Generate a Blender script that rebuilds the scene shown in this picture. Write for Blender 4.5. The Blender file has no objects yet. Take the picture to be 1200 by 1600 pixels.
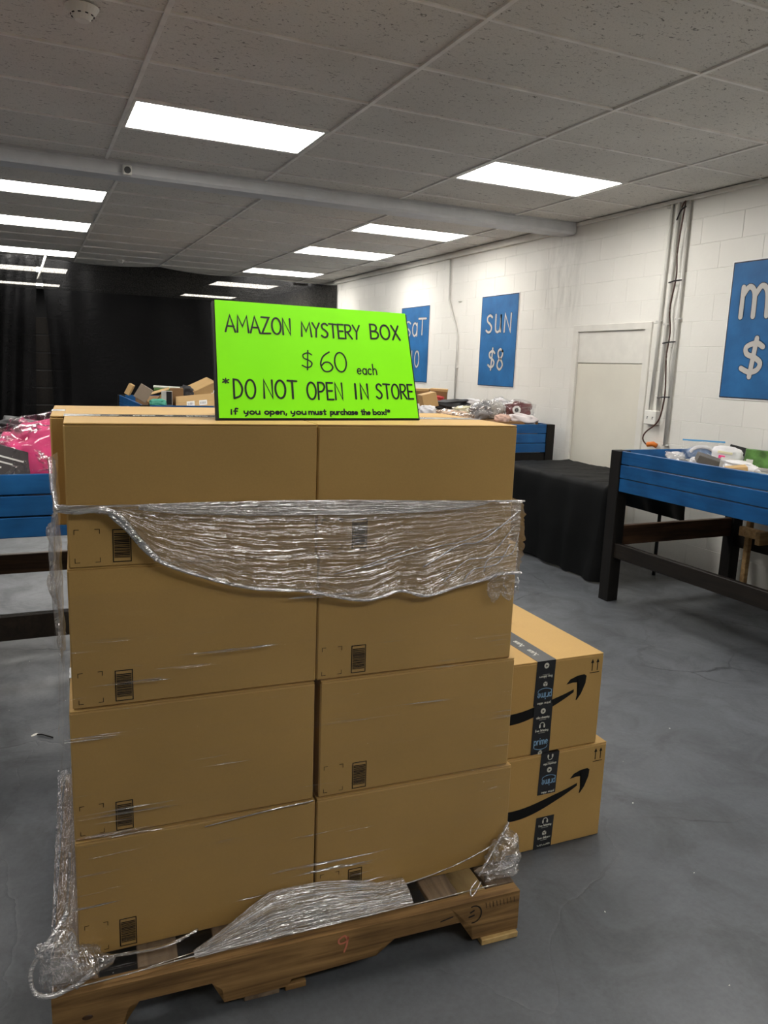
import bpy, bmesh, math, random
from mathutils import Vector, Matrix, noise
R = random.Random(7)
sc = bpy.context.scene
COL = sc.collection
PI = math.pi

# ------------------------------------------------------------------ camera, world, exposure
cam = bpy.data.objects.new('camera', bpy.data.cameras.new('camera'))
COL.objects.link(cam)
cam.data.sensor_fit = 'VERTICAL'; cam.data.sensor_height = 36.0
cam.data.lens = 1198.0 / 1600.0 * 36.0
cam.data.clip_start = 0.05; cam.data.clip_end = 100
cam.matrix_world = Matrix(((0.90856242, 0.04611242, -0.41519632, 0),
                           (-0.41626623, 0.18360314, -0.89051239, 0),
                           (0.03516767, 0.98191829, 0.18600995, 1.58), (0, 0, 0, 1)))
sc.camera = cam
world = bpy.data.worlds.new('world'); sc.world = world; world.use_nodes = True
world.node_tree.nodes['Background'].inputs[0].default_value = (0.02, 0.022, 0.020, 1)
world.node_tree.nodes['Background'].inputs[1].default_value = 0.3
sc.view_settings.view_transform = 'Standard'; sc.view_settings.look = 'None'
sc.view_settings.gamma = 1; sc.view_settings.use_curve_mapping = False
sc.view_settings.exposure = 0.0
LIGHT_POWER = 19.0
sc.cycles.transparent_max_bounces = 24
sc.cycles.max_bounces = 8
sc.cycles.diffuse_bounces = 5
HC = 3.03           # ceiling height
WX = 5.0            # right wall

# ------------------------------------------------------------------ materials
MATS = {}
class NT:
    def __init__(s, name):
        s.m = bpy.data.materials.new(name); s.m.use_nodes = True
        s.t = s.m.node_tree; s.t.nodes.clear()
        s.out = s.n('ShaderNodeOutputMaterial'); MATS[name] = s.m
    def n(s, t, **k):
        x = s.t.nodes.new(t)
        for a, b in k.items():
            if a.startswith('i_'):
                x.inputs[int(a[2:])].default_value = b
            else: setattr(x, a, b)
        return x
    def l(s, a, ao, b, bi): s.t.links.new(a.outputs[ao], b.inputs[bi])
    def bsdf(s, color=(.5, .5, .5), rough=.6, spec=.5, metal=0.0):
        b = s.n('ShaderNodeBsdfPrincipled')
        b.inputs['Base Color'].default_value = (*color, 1); b.inputs['Roughness'].default_value = rough
        b.inputs['Specular IOR Level'].default_value = spec; b.inputs['Metallic'].default_value = metal
        s.l(b, 0, s.out, 0); s.b = b; return b
    def coord(s, kind='Object', scale=(1, 1, 1), rot=(0, 0, 0)):
        c = s.n('ShaderNodeTexCoord'); m = s.n('ShaderNodeMapping'); m.inputs['Scale'].default_value = scale
        m.inputs['Rotation'].default_value = rot
        s.l(c, kind, m, 0); return m
    def geo(s, scale=(1, 1, 1)):
        g = s.n('ShaderNodeNewGeometry'); m = s.n('ShaderNodeMapping'); m.inputs['Scale'].default_value = scale
        s.l(g, 'Position', m, 0); return m
    def noise(s, src, scale, detail=4, rough=.5, dist=0):
        x = s.n('ShaderNodeTexNoise'); x.inputs['Scale'].default_value = scale; x.inputs['Detail'].default_value = detail
        x.inputs['Roughness'].default_value = rough; x.inputs['Distortion'].default_value = dist
        s.l(src, 0, x, 'Vector'); return x
    def ramp(s, src, so, stops):
        r = s.n('ShaderNodeValToRGB'); e = r.color_ramp.elements
        while len(e) < len(stops): e.new(0.5)
        for k, (p, c) in zip(e, stops):
            k.position = p; k.color = (*c, 1) if isinstance(c, tuple) else (c, c, c, 1)
        s.l(src, so, r, 0); return r
    def mix(s, fac, a, b, mode='MIX'):
        x = s.n('ShaderNodeMix', data_type='RGBA', blend_type=mode)
        for i, v in ((0, fac), (6, a), (7, b)):
            if isinstance(v, tuple) and hasattr(v[0], 'outputs'): s.l(v[0], v[1], x, i)
            elif isinstance(v, tuple): x.inputs[i].default_value = (*v, 1)
            else: x.inputs[i].default_value = v
        return x
    def bump(s, src, so, strength, dist=.002, prev=None):
        b = s.n('ShaderNodeBump'); b.inputs['Strength'].default_value = strength; b.inputs['Distance'].default_value = dist
        s.l(src, so, b, 'Height')
        if prev: s.l(prev, 0, b, 'Normal')
        return b

def plain(name, color, rough=.6, spec=.4, metal=0, var=.12, vs=8, bump=0.0, bs=60):
    t = NT(name); t.bsdf(color, rough, spec, metal)
    g = t.geo(); n = t.noise(g, vs, 5)
    r = t.ramp(n, 0, [(.3, tuple(c * (1 - var) for c in color)), (.7, tuple(min(1, c * (1 + var)) for c in color))])
    t.l(r, 0, t.b, 'Base Color')
    if bump:
        n2 = t.noise(g, bs, 4); b = t.bump(n2, 0, bump, .003); t.l(b, 0, t.b, 'Normal')
    return t.m

def m_cardboard(name, col):
    t = NT(name); t.bsdf(col, .62, .3)
    g = t.geo((1, 1, 1)); a = t.noise(g, 3, 4); f = t.noise(t.geo((40, 40, 400)), 1, 3); s = t.noise(g, 240, 2)
    r = t.ramp(a, 0, [(.3, tuple(c * .93 for c in col)), (.7, tuple(c * 1.06 for c in col))])
    r2 = t.ramp(s, 0, [(.35, .93), (.65, 1.0)])
    m = t.mix(.6, (r, 0), (r2, 0), 'MULTIPLY'); t.l(m, 2, t.b, 'Base Color')
    b = t.bump(f, 0, .12, .001); b2 = t.bump(s, 0, .1, .0006, b); t.l(b2, 0, t.b, 'Normal')
    return t.m

def m_wood(name, c0, c1, axis=0, rough=.65, grain=22):
    t = NT(name); t.bsdf(c0, rough, .3)
    sc_ = [grain, grain, grain]; sc_[axis] = 1.6
    g = t.coord('Object', tuple(sc_)); n = t.noise(g, 1.4, 6, .6, .6); big = t.noise(t.coord('Object'), 5, 3)
    r = t.ramp(n, 0, [(.32, c0), (.68, c1)]); r2 = t.ramp(big, 0, [(.35, .6), (.65, 1.05)])
    m = t.mix(.7, (r, 0), (r2, 0), 'MULTIPLY'); t.l(m, 2, t.b, 'Base Color')
    b = t.bump(n, 0, .35, .002); t.l(b, 0, t.b, 'Normal')
    return t.m

def m_wall():
    t = NT('painted_block'); t.bsdf((.78, .76, .71), .42, .45)
    g = t.geo(); n = t.noise(g, 1.3, 5); fine = t.noise(g, 38, 6, .62); fine2 = t.noise(g, 9, 5, .6)
    base = t.ramp(n, 0, [(.3, (.75, .735, .69)), (.7, (.82, .805, .76))])
    # bare, stained plaster patch that sits below the beam end
    sep = t.n('ShaderNodeSeparateXYZ'); gg = t.n('ShaderNodeNewGeometry'); t.l(gg, 'Position', sep, 0)
    def band(o, c, w):
        a = t.n('ShaderNodeMath', operation='SUBTRACT'); t.l(sep, o, a, 0); a.inputs[1].default_value = c
        b = t.n('ShaderNodeMath', operation='ABSOLUTE'); t.l(a, 0, b, 0)
        d = t.n('ShaderNodeMapRange'); d.inputs[1].default_value = w * .5; d.inputs[2].default_value = w; d.inputs[3].default_value = 1; d.inputs[4].default_value = 0
        t.l(b, 0, d, 0); return d
    y = band('Y', 6.62, .42); z = band('Z', 2.5, .5)
    mm = t.n('ShaderNodeMath', operation='MULTIPLY'); t.l(y, 0, mm, 0); t.l(z, 0, mm, 1)
    st = t.noise(t.geo((1, 7, 1.6)), 1.6, 6, .65, .5); nz = t.ramp(st, 0, [(.40, .0), (.66, 1.0)]); m2 = t.n('ShaderNodeMath', operation='MULTIPLY'); t.l(mm, 0, m2, 0); t.l(nz, 0, m2, 1)
    m3 = t.n('ShaderNodeMath', operation='MULTIPLY'); t.l(m2, 0, m3, 0); m3.inputs[1].default_value = .42
    c = t.mix((m3, 0), (base, 0), (.42, .41, .38)); t.l(c, 2, t.b, 'Base Color')
    b = t.bump(fine2, 0, .35, .006); b2 = t.bump(fine, 0, .45, .003, b); t.l(b2, 0, t.b, 'Normal')

def m_floor():
    t = NT('painted_concrete'); t.bsdf((.1, .1, .1), .45, .5)
    g = t.geo(); big = t.noise(g, .7, 5, .6, .4); mid = t.noise(g, 3.2, 7, .65, .7); fine = t.noise(g, 60, 5, .65); sp = t.noise(g, 22, 3)
    a = t.ramp(big, 0, [(.32, (.070, .077, .087)), (.7, (.118, .127, .141))])
    b = t.ramp(mid, 0, [(.36, .66), (.52, 1.0), (.75, 1.2)])
    m = t.mix(.85, (a, 0), (b, 0), 'MULTIPLY')
    cr = t.n('ShaderNodeTexVoronoi', feature='DISTANCE_TO_EDGE'); cr.inputs['Scale'].default_value = 1.15
    wv = t.mix(.22, (g, 0), (t.noise(g, 2.6, 5), 1)); t.l(wv, 2, cr, 'Vector')
    crr = t.ramp(cr, 0, [(0, .0), (.006, 1.0)])
    msk = t.ramp(t.noise(g, 1.1, 2), 0, [(.5, 1.0), (.6, .45)])
    cm = t.mix(1.0, (crr, 0), (msk, 0), 'LIGHTEN')
    m2 = t.mix(1.0, (m, 2), (cm, 2), 'MULTIPLY')
    f = t.ramp(fine, 0, [(.3, .82), (.62, 1.05)]); m3 = t.mix(.8, (m2, 2), (f, 0), 'MULTIPLY')
    t.l(m3, 2, t.b, 'Base Color')
    rr = t.ramp(mid, 0, [(.3, .58), (.75, .36)]); t.l(rr, 0, t.b, 'Roughness')
    b1 = t.bump(mid, 0, .25, .004); b2 = t.bump(fine, 0, .3, .0015, b1); b3 = t.bump(cr and crr, 0, .35, .002, b2); t.l(b3, 0, t.b, 'Normal')

def m_tile():
    t = NT('acoustic_tile'); t.bsdf((.62, .6, .56), .85, .15)
    g = t.geo((1, 1.8, 1)); n = t.noise(g, 34, 3, .55, 1.2); n2 = t.noise(g, 120, 2); big = t.noise(t.geo(), 1.2, 3)
    pit = t.ramp(n, 0, [(.335, .0), (.375, 1.0)]); p2 = t.ramp(n2, 0, [(.3, .72), (.45, 1.0)])
    base = t.ramp(big, 0, [(.3, (.64, .62, .585)), (.7, (.74, .72, .68))])
    k = t.ramp(pit, 0, [(0, .38), (1, 1.0)])
    m = t.mix(1.0, (base, 0), (k, 0), 'MULTIPLY'); m2 = t.mix(.7, (m, 2), (p2, 0), 'MULTIPLY')
    t.l(m2, 2, t.b, 'Base Color'); b = t.bump(pit, 0, .5, .003); t.l(b, 0, t.b, 'Normal')

def m_emit(name, col, s):
    t = NT(name); e = t.n('ShaderNodeEmission'); e.inputs[0].default_value = (*col, 1); e.inputs[1].default_value = s; t.l(e, 0, t.out, 0)

def m_curtain():
    t = NT('sheer_black_sheet'); g = t.geo(); n = t.noise(g, 3, 5, .6, 1.0); w = t.noise(t.geo((1, 1, 3)), 5, 5, .6, 2.0)
    b = t.bsdf((.0025, .0025, .003), .55, .12)
    bp = t.bump(w, 0, .6, .02); bp2 = t.bump(n, 0, .5, .03, bp); t.l(bp2, 0, b, 'Normal')
    tr = t.n('ShaderNodeBsdfTransparent'); tr.inputs[0].default_value = (1, .97, .92, 1)
    mx = t.n('ShaderNodeMixShader'); r = t.ramp(t.noise(g, 60, 2), 0, [(.35, .035), (.65, .085)])
    t.l(r, 0, mx, 0); t.l(b, 0, mx, 1); t.l(tr, 0, mx, 2); t.l(mx, 0, t.out, 0)

def m_film(name, gloss=.12, milk=.05, su=3, sv=60, strength=.6, dist=.01, thr=(.45, .7), rough=.14, fine=0.4, ridge=None, mask=False):
    t = NT(name)
    uv = t.coord('UV', (su, sv, 1)); n = t.noise(uv, 1.0, 3, .5, .5)
    uv2 = t.coord('UV', (su * 4, sv * .55, 1)); n2 = t.noise(uv2, 1.0, 3, .55, 1.2)
    hs = t.ramp(n, 0, [(ridge[0], 0.0), (ridge[1], 1.0)]) if ridge else n
    h2 = t.ramp(n2, 0, [(ridge[0] + .03, 0.0), (ridge[1] + .03, 1.0)]) if ridge else n2
    bp = t.bump(hs, 0, strength, dist); bp2 = t.bump(h2, 0, strength * fine, dist, bp)
    gl = t.n('ShaderNodeBsdfGlossy'); gl.inputs['Color'].default_value = (.95, .95, .97, 1); gl.inputs['Roughness'].default_value = rough
    t.l(bp2, 0, gl, 'Normal')
    tr = t.n('ShaderNodeBsdfTransparent'); tr.inputs[0].default_value = (.98, .98, .98, 1)
    lw = t.n('ShaderNodeLayerWeight'); lw.inputs[0].default_value = .25; t.l(bp2, 0, lw, 'Normal')
    mr = t.n('ShaderNodeMapRange'); mr.inputs[3].default_value = gloss; mr.inputs[4].default_value = min(1, gloss + .4); t.l(lw, 1, mr, 0)
    if mask: mr = t.ramp(n, 0, [(ridge[0] - .02, gloss), (ridge[0] + .01, .75), (ridge[1], .75), (ridge[1] + .03, gloss * 1.5)])
    if mask:
        pm = t.ramp(t.noise(t.coord('UV', (3, 4.5, 1)), 1.0, 2), 0, [(.47, 0.0), (.58, 1.0)]); mu = t.n('ShaderNodeMath', operation='MULTIPLY'); t.l(mr, 0, mu, 0); t.l(pm, 0, mu, 1)
        ad = t.n('ShaderNodeMath', operation='MAXIMUM'); t.l(mu, 0, ad, 0); ad.inputs[1].default_value = gloss; mr = ad
    mx = t.n('ShaderNodeMixShader'); t.l(mr, 0, mx, 0); t.l(tr, 0, mx, 1); t.l(gl, 0, mx, 2)
    df = t.n('ShaderNodeBsdfDiffuse'); df.inputs[0].default_value = (.85, .85, .86, 1); t.l(bp2, 0, df, 'Normal')
    tl = t.n('ShaderNodeBsdfTranslucent'); tl.inputs[0].default_value = (.85, .85, .86, 1)
    dm = t.n('ShaderNodeMixShader'); dm.inputs[0].default_value = .3; t.l(df, 0, dm, 1); t.l(tl, 0, dm, 2)
    mk = t.ramp(n, 0, [(thr[0], milk * .1), (thr[1], milk)])
    mx2 = t.n('ShaderNodeMixShader'); t.l(mk, 0, mx2, 0); t.l(mx, 0, mx2, 1); t.l(dm, 0, mx2, 2); t.l(mx2, 0, t.out, 0)
    return t.m

m_cardboard('kraft_cardboard', (.47, .295, .10))
m_cardboard('tan_cardboard', (.55, .36, .16))
m_cardboard('brown_cardboard', (.27, .15, .065))
m_cardboard('grey_cardboard', (.30, .23, .17))
m_wall(); m_floor(); m_tile(); m_curtain()
plain('grid_metal', (.80, .78, .75), .45); plain('beam_paint', (.60, .61, .63), .45, var=.06)
plain('white_plastic', (.75, .74, .70), .4); plain('black_plastic', (.012, .012, .013), .35)
plain('door_paint', (.70, .67, .585), .45, var=.04, vs=3, bump=.15, bs=14)
plain('trim_paint', (.73, .71, .66), .45, var=.05, bump=.2, bs=30)
plain('pipe_paint', (.62, .61, .58), .4, var=.05)
m_emit('lit_diffuser', (1.0, .965, .90), LIGHT_POWER)
m_wood('blue_board', (.008, .080, .25), (.014, .118, .33), 0, .38, 14)
m_wood('blue_board_across', (.008, .080, .25), (.014, .118, .33), 1, .38, 14)
m_wood('black_stained_wood', (.003, .0028, .0028), (.009, .007, .006), 2, .6)
m_wood('dark_brown_wood', (.035, .018, .010), (.10, .05, .025), 0, .5)
m_wood('dark_rail_wood', (.006, .0045, .004), (.018, .013, .009), 1, .5)
m_wood('raw_lumber', (.38, .22, .09), (.62, .42, .2), 0, .6)
m_wood('pallet_wood', (.13, .07, .026), (.40, .235, .09), 0, .75, 30)
m_wood('pallet_board', (.15, .105, .07), (.33, .24, .16), 1, .7, 16)
m_wood('fresh_split_wood', (.5, .32, .12), (.7, .5, .22), 1, .7, 16)
plain('sign_green', (.23, .85, .001), .6, .12, var=.02)
plain('ink_black', (.006, .006, .006), .5, .2, var=0)
plain('ink_faded', (.02, .018, .016), .6, .2, var=0)
plain('sign_blue', (.022, .13, .33), .5, .3, var=.18, vs=5, bump=.5, bs=35)
plain('sign_letter', (.52, .51, .49), .5, var=.05); plain('sign_outline', (.025, .03, .05), .5, var=0)
plain('sign_border', (.86, .86, .86), .5, var=.02)
plain('tape_black', (.012, .013, .016), .22, .6, var=.1)
plain('tape_print', (.62, .62, .55), .5, var=0); plain('tape_blue', (.20, .36, .55), .5, var=0)
plain('chalk_red', (.62, .20, .12), .8, var=.1)
plain('black_cloth', (.0035, .004, .0045), .65, .14, var=.2, bump=.15, bs=300)
plain('pink_clothing', (.80, .065, .24), .7, var=.25, vs=6)
plain('charcoal_mailer', (.035, .028, .032), .35, var=.1); plain('paper_white', (.75, .74, .72), .6, var=.08)
plain('teal_mailer', (.09, .42, .30), .45, var=.2); plain('green_card', (.09, .21, .05), .5, var=.5, vs=18)
plain('cream_fabric', (.74, .70, .48), .7, var=.12); plain('soft_white', (.72, .71, .73), .7, var=.1)
plain('grey_fabric', (.28, .28, .29), .6, var=.35, vs=14); plain('dark_fabric', (.03, .03, .034), .6, var=.4)
plain('plush_maroon', (.14, .035, .035), .9, var=.3, bump=.8, bs=160); plain('plush_pink', (.66, .44, .36), .9, var=.2, bump=.8, bs=120)
plain('plush_white', (.70, .64, .64), .9, var=.15, bump=1, bs=120); plain('red_plastic', (.45, .03, .03), .45)
plain('blue_plastic', (.10, .34, .62), .35); plain('slate_blue', (.14, .22, .38), .5, var=.3, vs=30)
plain('light_grey_card', (.5, .48, .45), .5); plain('dark_grey_card', (.11, .10, .09), .5)
plain('orange_plastic', (.65, .17, .02), .4); plain('brown_cable', (.07, .03, .022), .5)
plain('spotted_print', (.6, .42, .3), .6, var=.7, vs=26); plain('metal_grey', (.05, .05, .05), .4)
plain('dust_white', (.8, .8, .74), .7, var=0); plain('dark_void', (.01, .01, .011), .9)
m_film('film_wrap', .26, .16, 1.6, 26, .8, .010, (.52, .72), .07, .6)
m_film('film_thin', .022, .03, 2.6, 64, 1.0, .003, (.5, .75), .12, .3, (.64, .68), True)
m_film('film_bunch', .62, .42, 1.0, 26, 1.0, .010, (.48, .68), .11, .5)
m_film('glossy_bag', .05, .04, 3.0, 5, 1.0, .008, (.5, .75), .10, .5, (.54, .60), True)
m_film('film_crumple', .24, .22, 6, 8, .9, .02, (.5, .68), .08, .7)
m_film('poly_bag', .07, .04, 6, 6, .9, .02, (.5, .7), .08, .7)

# ------------------------------------------------------------------ helpers
def M(n): return MATS[n]
def link(name, me, mat=None, parent=None, loc=None, rot=None):
    o = bpy.data.objects.new(name, me); COL.objects.link(o)
    if mat: me.materials.append(M(mat) if isinstance(mat, str) else mat)
    if parent: o.parent = parent
    if loc is not None: o.location = loc
    if rot is not None: o.rotation_euler = rot
    return o
def tag(o, label=None, cat=None, group=None, kind=None):
    if label: o['label'] = label
    if cat: o['category'] = cat
    if group: o['group'] = group
    if kind: o['kind'] = kind
    return o
def empty(name, loc=(0, 0, 0), rz=0, **k):
    o = bpy.data.objects.new(name, None); COL.objects.link(o); o.location = loc; o.rotation_euler = (0, 0, rz)
    o.empty_display_size = .05
    return tag(o, **k)
def bm_box(bm, x0, x1, y0, y1, z0, z1, bev=0.0, mtx=None):
    r = bmesh.ops.create_cube(bm, size=1); vs = r['verts']
    for v in vs:
        v.co = Vector(((x0 + x1) / 2 + v.co.x * (x1 - x0), (y0 + y1) / 2 + v.co.y * (y1 - y0), (z0 + z1) / 2 + v.co.z * (z1 - z0)))
    if bev:
        es = list({e for v in vs for e in v.link_edges})
        rr = bmesh.ops.bevel(bm, geom=es, offset=bev, segments=1, affect='EDGES'); vs = list({v for f in rr['faces'] for v in f.verts} | {v for v in vs if v.is_valid})
    if mtx:
        for v in vs: v.co = mtx @ v.co
    return vs
def done(bm, name, mat, parent=None, smooth=False, loc=None, rot=None):
    me = bpy.data.meshes.new(name); bm.to_mesh(me); bm.free()
    if smooth:
        for p in me.polygons: p.use_smooth = True
    return link(name, me, mat, parent, loc, rot)
def box(name, mat, b, parent=None, bev=.002, loc=None, rot=None, kind=None):
    bm = bmesh.new(); bm_box(bm, *b, bev); o = done(bm, name, mat, parent, loc=loc, rot=rot)
    if kind: o['kind'] = kind
    return o
def catmull(p, n=6):
    if len(p) < 3: return p
    out = []
    q = [p[0]] + list(p) + [p[-1]]
    for i in range(1, len(q) - 2):
        a, b, c, d = [Vector(x) for x in q[i - 1:i + 3]]
        for k in range(n):
            t = k / n
            out.append(.5 * ((2 * b) + (c - a) * t + (2 * a - 5 * b + 4 * c - d) * t * t + (3 * b - a - 3 * c + d) * t ** 3))
    out.append(Vector(p[-1])); return out
def bm_tube(bm, pts, r, seg=8, taper=None):
    pts = [Vector(p) for p in pts]; rings = []
    up = Vector((0, 0, 1))
    for i, p in enumerate(pts):
        d = (pts[min(i + 1, len(pts) - 1)] - pts[max(i - 1, 0)]).normalized()
        s = d.cross(up)
        if s.length < .05: s = d.cross(Vector((1, 0, 0)))
        s.normalize(); u = s.cross(d).normalized()
        rr = r if taper is None else r * taper(i / (len(pts) - 1))
        rings.append([bm.verts.new(p + s * math.cos(a) * rr + u * math.sin(a) * rr) for a in [2 * PI * k / seg for k in range(seg)]])
    for a, b in zip(rings, rings[1:]):
        for k in range(seg): bm.faces.new((a[k], a[(k + 1) % seg], b[(k + 1) % seg], b[k]))
    bm.faces.new(rings[0][::-1]); bm.faces.new(rings[-1])
def tube(name, mat, pts, r, parent=None, seg=8, smooth=True, taper=None):
    bm = bmesh.new(); bm_tube(bm, pts, r, seg, taper); return done(bm, name, mat, parent, smooth)
def grid(name, mat, f, ns, nt, parent=None, uvf=None):
    me = bpy.data.meshes.new(name); vs = []; fs = []; uvs = []
    for j in range(nt + 1):
        for i in range(ns + 1): vs.append(f(i / ns, j / nt))
    for j in range(nt):
        for i in range(ns):
            a = j * (ns + 1) + i; fs.append((a, a + 1, a + ns + 2, a + ns + 1))
    me.from_pydata([tuple(v) for v in vs], [], fs); ul = me.uv_layers.new(name='UVMap')
    for p in me.polygons:
        p.use_smooth = True
        for li in p.loop_indices:
            v = me.loops[li].vertex_index; q = ((v % (ns + 1)) / ns, (v // (ns + 1)) / nt); ul.data[li].uv = uvf(*q) if uvf else q
    return link(name, me, mat, parent)
def N3(x, y, z=0.0): return noise.noise(Vector((x, y, z)))
def blob(name, mat, size, seed=0, amp=.18, freq=2.2, square=.6, sub=4, parent=None, loc=None, rot=None, uv=False):
    """crumpled pillow shape"""
    bm = bmesh.new(); bmesh.ops.create_icosphere(bm, subdivisions=sub, radius=1)
    for v in bm.verts:
        c = v.co.normalized()
        p = Vector([math.copysign(abs(a) ** square, a) for a in c])
        k = 1 + amp * (N3(c.x * freq + seed, c.y * freq, c.z * freq) + .5 * (abs(N3(c.x * freq * 3 + seed, c.y * freq * 3, c.z * freq * 3)) - .3)) * 1.6
        v.co = Vector((p.x * size[0] / 2 * k, p.y * size[1] / 2 * k, p.z * size[2] / 2 * k))
    o = done(bm, name, mat, parent, True, loc, rot)
    if uv:
        me = o.data; ul = me.uv_layers.new(name='UVMap')
        for l in me.loops:
            c = me.vertices[l.vertex_index].co; ul.data[l.index].uv = (c.x * 3 + c.y, c.z * 3 + c.y * 1.7)
    return o

# stroke lettering ------------------------------------------------------------
def arc(cx, cy, rx, ry, a0, a1, n=14): return [(cx + rx * math.cos(math.radians(a0 + (a1 - a0) * i / n)), cy + ry * math.sin(math.radians(a0 + (a1 - a0) * i / n))) for i in range(n + 1)]
def sm(*p): return [tuple(v) for v in catmull([Vector((x, y, 0)) for x, y in p], 5)]
def xy(l): return [(p[0], p[1]) for p in l]
G = {
 'A': (.62, [[(0, 0), (.3, 1), (.62, 0)], [(.1, .33), (.53, .33)]]), 'M': (.72, [[(0, 0), (.06, 1), (.34, .35), (.64, 1), (.72, 0)]]),
 'Z': (.55, [[(0, 1), (.5, 1), (0, 0), (.55, .02)]]), 'O': (.6, [arc(.3, .5, .3, .5, 80, 440, 22)]),
 'N': (.52, [[(0, 0), (.02, 1), (.5, .0), (.5, 1)]]), 'Y': (.52, [[(0, 1), (.27, .5), (.52, 1)], [(.27, .5), (.22, 0)]]),
 'S': (.5, [xy(sm((.48, .88), (.3, 1), (.08, .88), (.1, .65), (.3, .5), (.46, .3), (.4, .08), (.2, 0), (0, .12)))]),
 'T': (.55, [[(0, 1), (.55, .98)], [(.28, 1), (.27, 0)]]), 'E': (.42, [[(.42, 1), (0, 1), (0, 0), (.42, 0)], [(0, .52), (.36, .52)]]),
 'R': (.5, [[(0, 0), (.02, 1)] + xy(sm((.02, 1), (.35, .98), (.46, .75), (.3, .52), (.02, .48))), [(.15, .48), (.5, 0)]]),
 'B': (.5, [[(0, 0), (.02, 1)] + xy(sm((.02, 1), (.32, .98), (.42, .78), (.3, .55), (.04, .52))), xy(sm((.04, .52), (.38, .5), (.5, .28), (.36, .04), (0, 0)))]),
 'X': (.5, [[(0, 1), (.5, 0)], [(.46, 1), (.02, 0)]]), 'P': (.46, [[(0, 0), (.02, 1)] + xy(sm((.02, 1), (.34, .98), (.46, .75), (.3, .5), (.02, .45)))]),
 'D': (.52, [[(.02, 0), (.02, 1)] + xy(sm((.02, 1), (.3, .94), (.52, .55), (.4, .15), (.02, 0)))]), 'I': (.12, [[(.05, 0), (.06, 1)]]),
 'U': (.46, [[(0, 1)] + xy(sm((0, .35), (.05, .08), (.21, 0), (.36, .1), (.42, .35))) + [(.42, 1), (.44, .02)]]),
 '$': (.5, [xy(sm((.46, .78), (.3, .88), (.08, .78), (.1, .6), (.3, .5), (.44, .36), (.38, .18), (.2, .12), (0, .22))), [(.3, 1), (.22, 0)]]),
 '6': (.5, [xy(sm((.4, 1), (.12, .75), (0, .35), (.12, .03), (.36, .02), (.5, .22), (.38, .45), (.18, .46), (.04, .3)))]),
 '0': (.5, [arc(.25, .5, .25, .5, 90, 450, 20)]), '1': (.12, [[(.06, 1), (.05, 0)]]),
 '8': (.46, [xy(sm((.4, .88), (.22, 1), (.06, .86), (.12, .62), (.36, .42), (.44, .2), (.24, 0), (.04, .16), (.1, .42), (.36, .62), (.42, .82), (.36, .92)))]),
 '9': (.5, [xy(sm((.42, .72), (.3, .98), (.06, .8), (.12, .55), (.4, .62), (.46, .9), (.4, .4), (.3, 0)))]),
 'a': (.42, [arc(.2, .27, .2, .27, 40, 380, 14) , [(.4, .52), (.4, 0)]]), 'c': (.38, [arc(.2, .27, .2, .27, 50, 310, 12)]),
 'b': (.4, [[(0, 1), (0, 0)], arc(.2, .26, .2, .26, 180, -180, 14)]), 'd': (.4, [[(.4, 1), (.4, 0)], arc(.2, .26, .2, .26, 0, 360, 14)]),
 'e': (.4, [[(.02, .28), (.38, .3)] + arc(.2, .27, .19, .26, 10, 320, 14)]), 'f': (.3, [xy(sm((.32, .95), (.18, 1), (.12, .8), (.12, 0))), [(0, .52), (.28, .52)]]),
 'h': (.38, [[(0, 1), (0, 0)], xy(sm((0, .35), (.15, .55), (.34, .45), (.38, .0)))]), 'i': (.08, [[(.04, .52), (.04, 0)], [(.04, .72), (.05, .78)]]),
 'm': (.62, [[(0, .54), (0, 0)], xy(sm((0, .38), (.14, .54), (.28, .42), (.3, 0))), xy(sm((.3, .38), (.44, .54), (.58, .42), (.62, 0)))]),
 'n': (.38, [[(0, .54), (0, 0)], xy(sm((0, .36), (.16, .54), (.34, .42), (.36, 0)))]), 'o': (.42, [arc(.21, .27, .21, .27, 90, 450, 16)]),
 'p': (.4, [[(0, .54), (0, -.35)], arc(.2, .27, .2, .26, 180, -180, 14)]), 'r': (.28, [[(0, .54), (0, 0)], xy(sm((0, .32), (.12, .5), (.28, .52)))]),
 's': (.32, [xy(sm((.3, .48), (.15, .55), (.03, .42), (.16, .28), (.3, .14), (.16, 0), (0, .06)))]), 't': (.3, [[(.14, .85), (.14, .0), (.26, .02)], [(0, .55), (.3, .55)]]),
 'u': (.38, [xy(sm((0, .54), (.02, .12), (.18, 0), (.34, .14), (.36, .54))), [(.36, .54), (.37, 0)]]),
 'y': (.38, [xy(sm((0, .54), (.04, .2), (.2, .12), (.36, .3))), [(.37, .54), (.32, -.1), (.12, -.34)]]), 'v': (.36, [[(0, .54), (.18, 0), (.36, .54)]]),
 'g': (.4, [arc(.2, .28, .19, .25, 20, 380, 14), xy(sm((.39, .52), (.4, 0), (.2, -.32), (.02, -.2)))]), 'l': (.06, [[(.03, 1), (.03, 0)]]),
 'x': (.36, [[(0, .54), (.36, 0)], [(.34, .54), (.02, 0)]]),
 'T2': (.5, [[(0, 1), (.5, 1)], [(.25, 1), (.22, 0)]]),
 '!': (.1, [[(.08, 1), (.03, .28)], [(.02, .06), (.03, .0)]]), ',': (.1, [[(.06, .08), (.0, -.2)]]), ' ': (.32, []),
 '*': (.3, [[(0, .55), (.3, .8)], [(.02, .82), (.28, .52)], [(.15, .9), (.14, .48)]]),
 'W': (.36, [[(0, .55), (.12, 0), (.2, .4), (.28, 0), (.36, .55)]]),
}
def strokes(text, gap=.16):
    x = 0; out = []
    for ch in text:
        w, ls = G[ch]
        for l in ls: out.append([(x + a, b) for a, b in l])
        x += w + gap
    return out, x - gap
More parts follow.
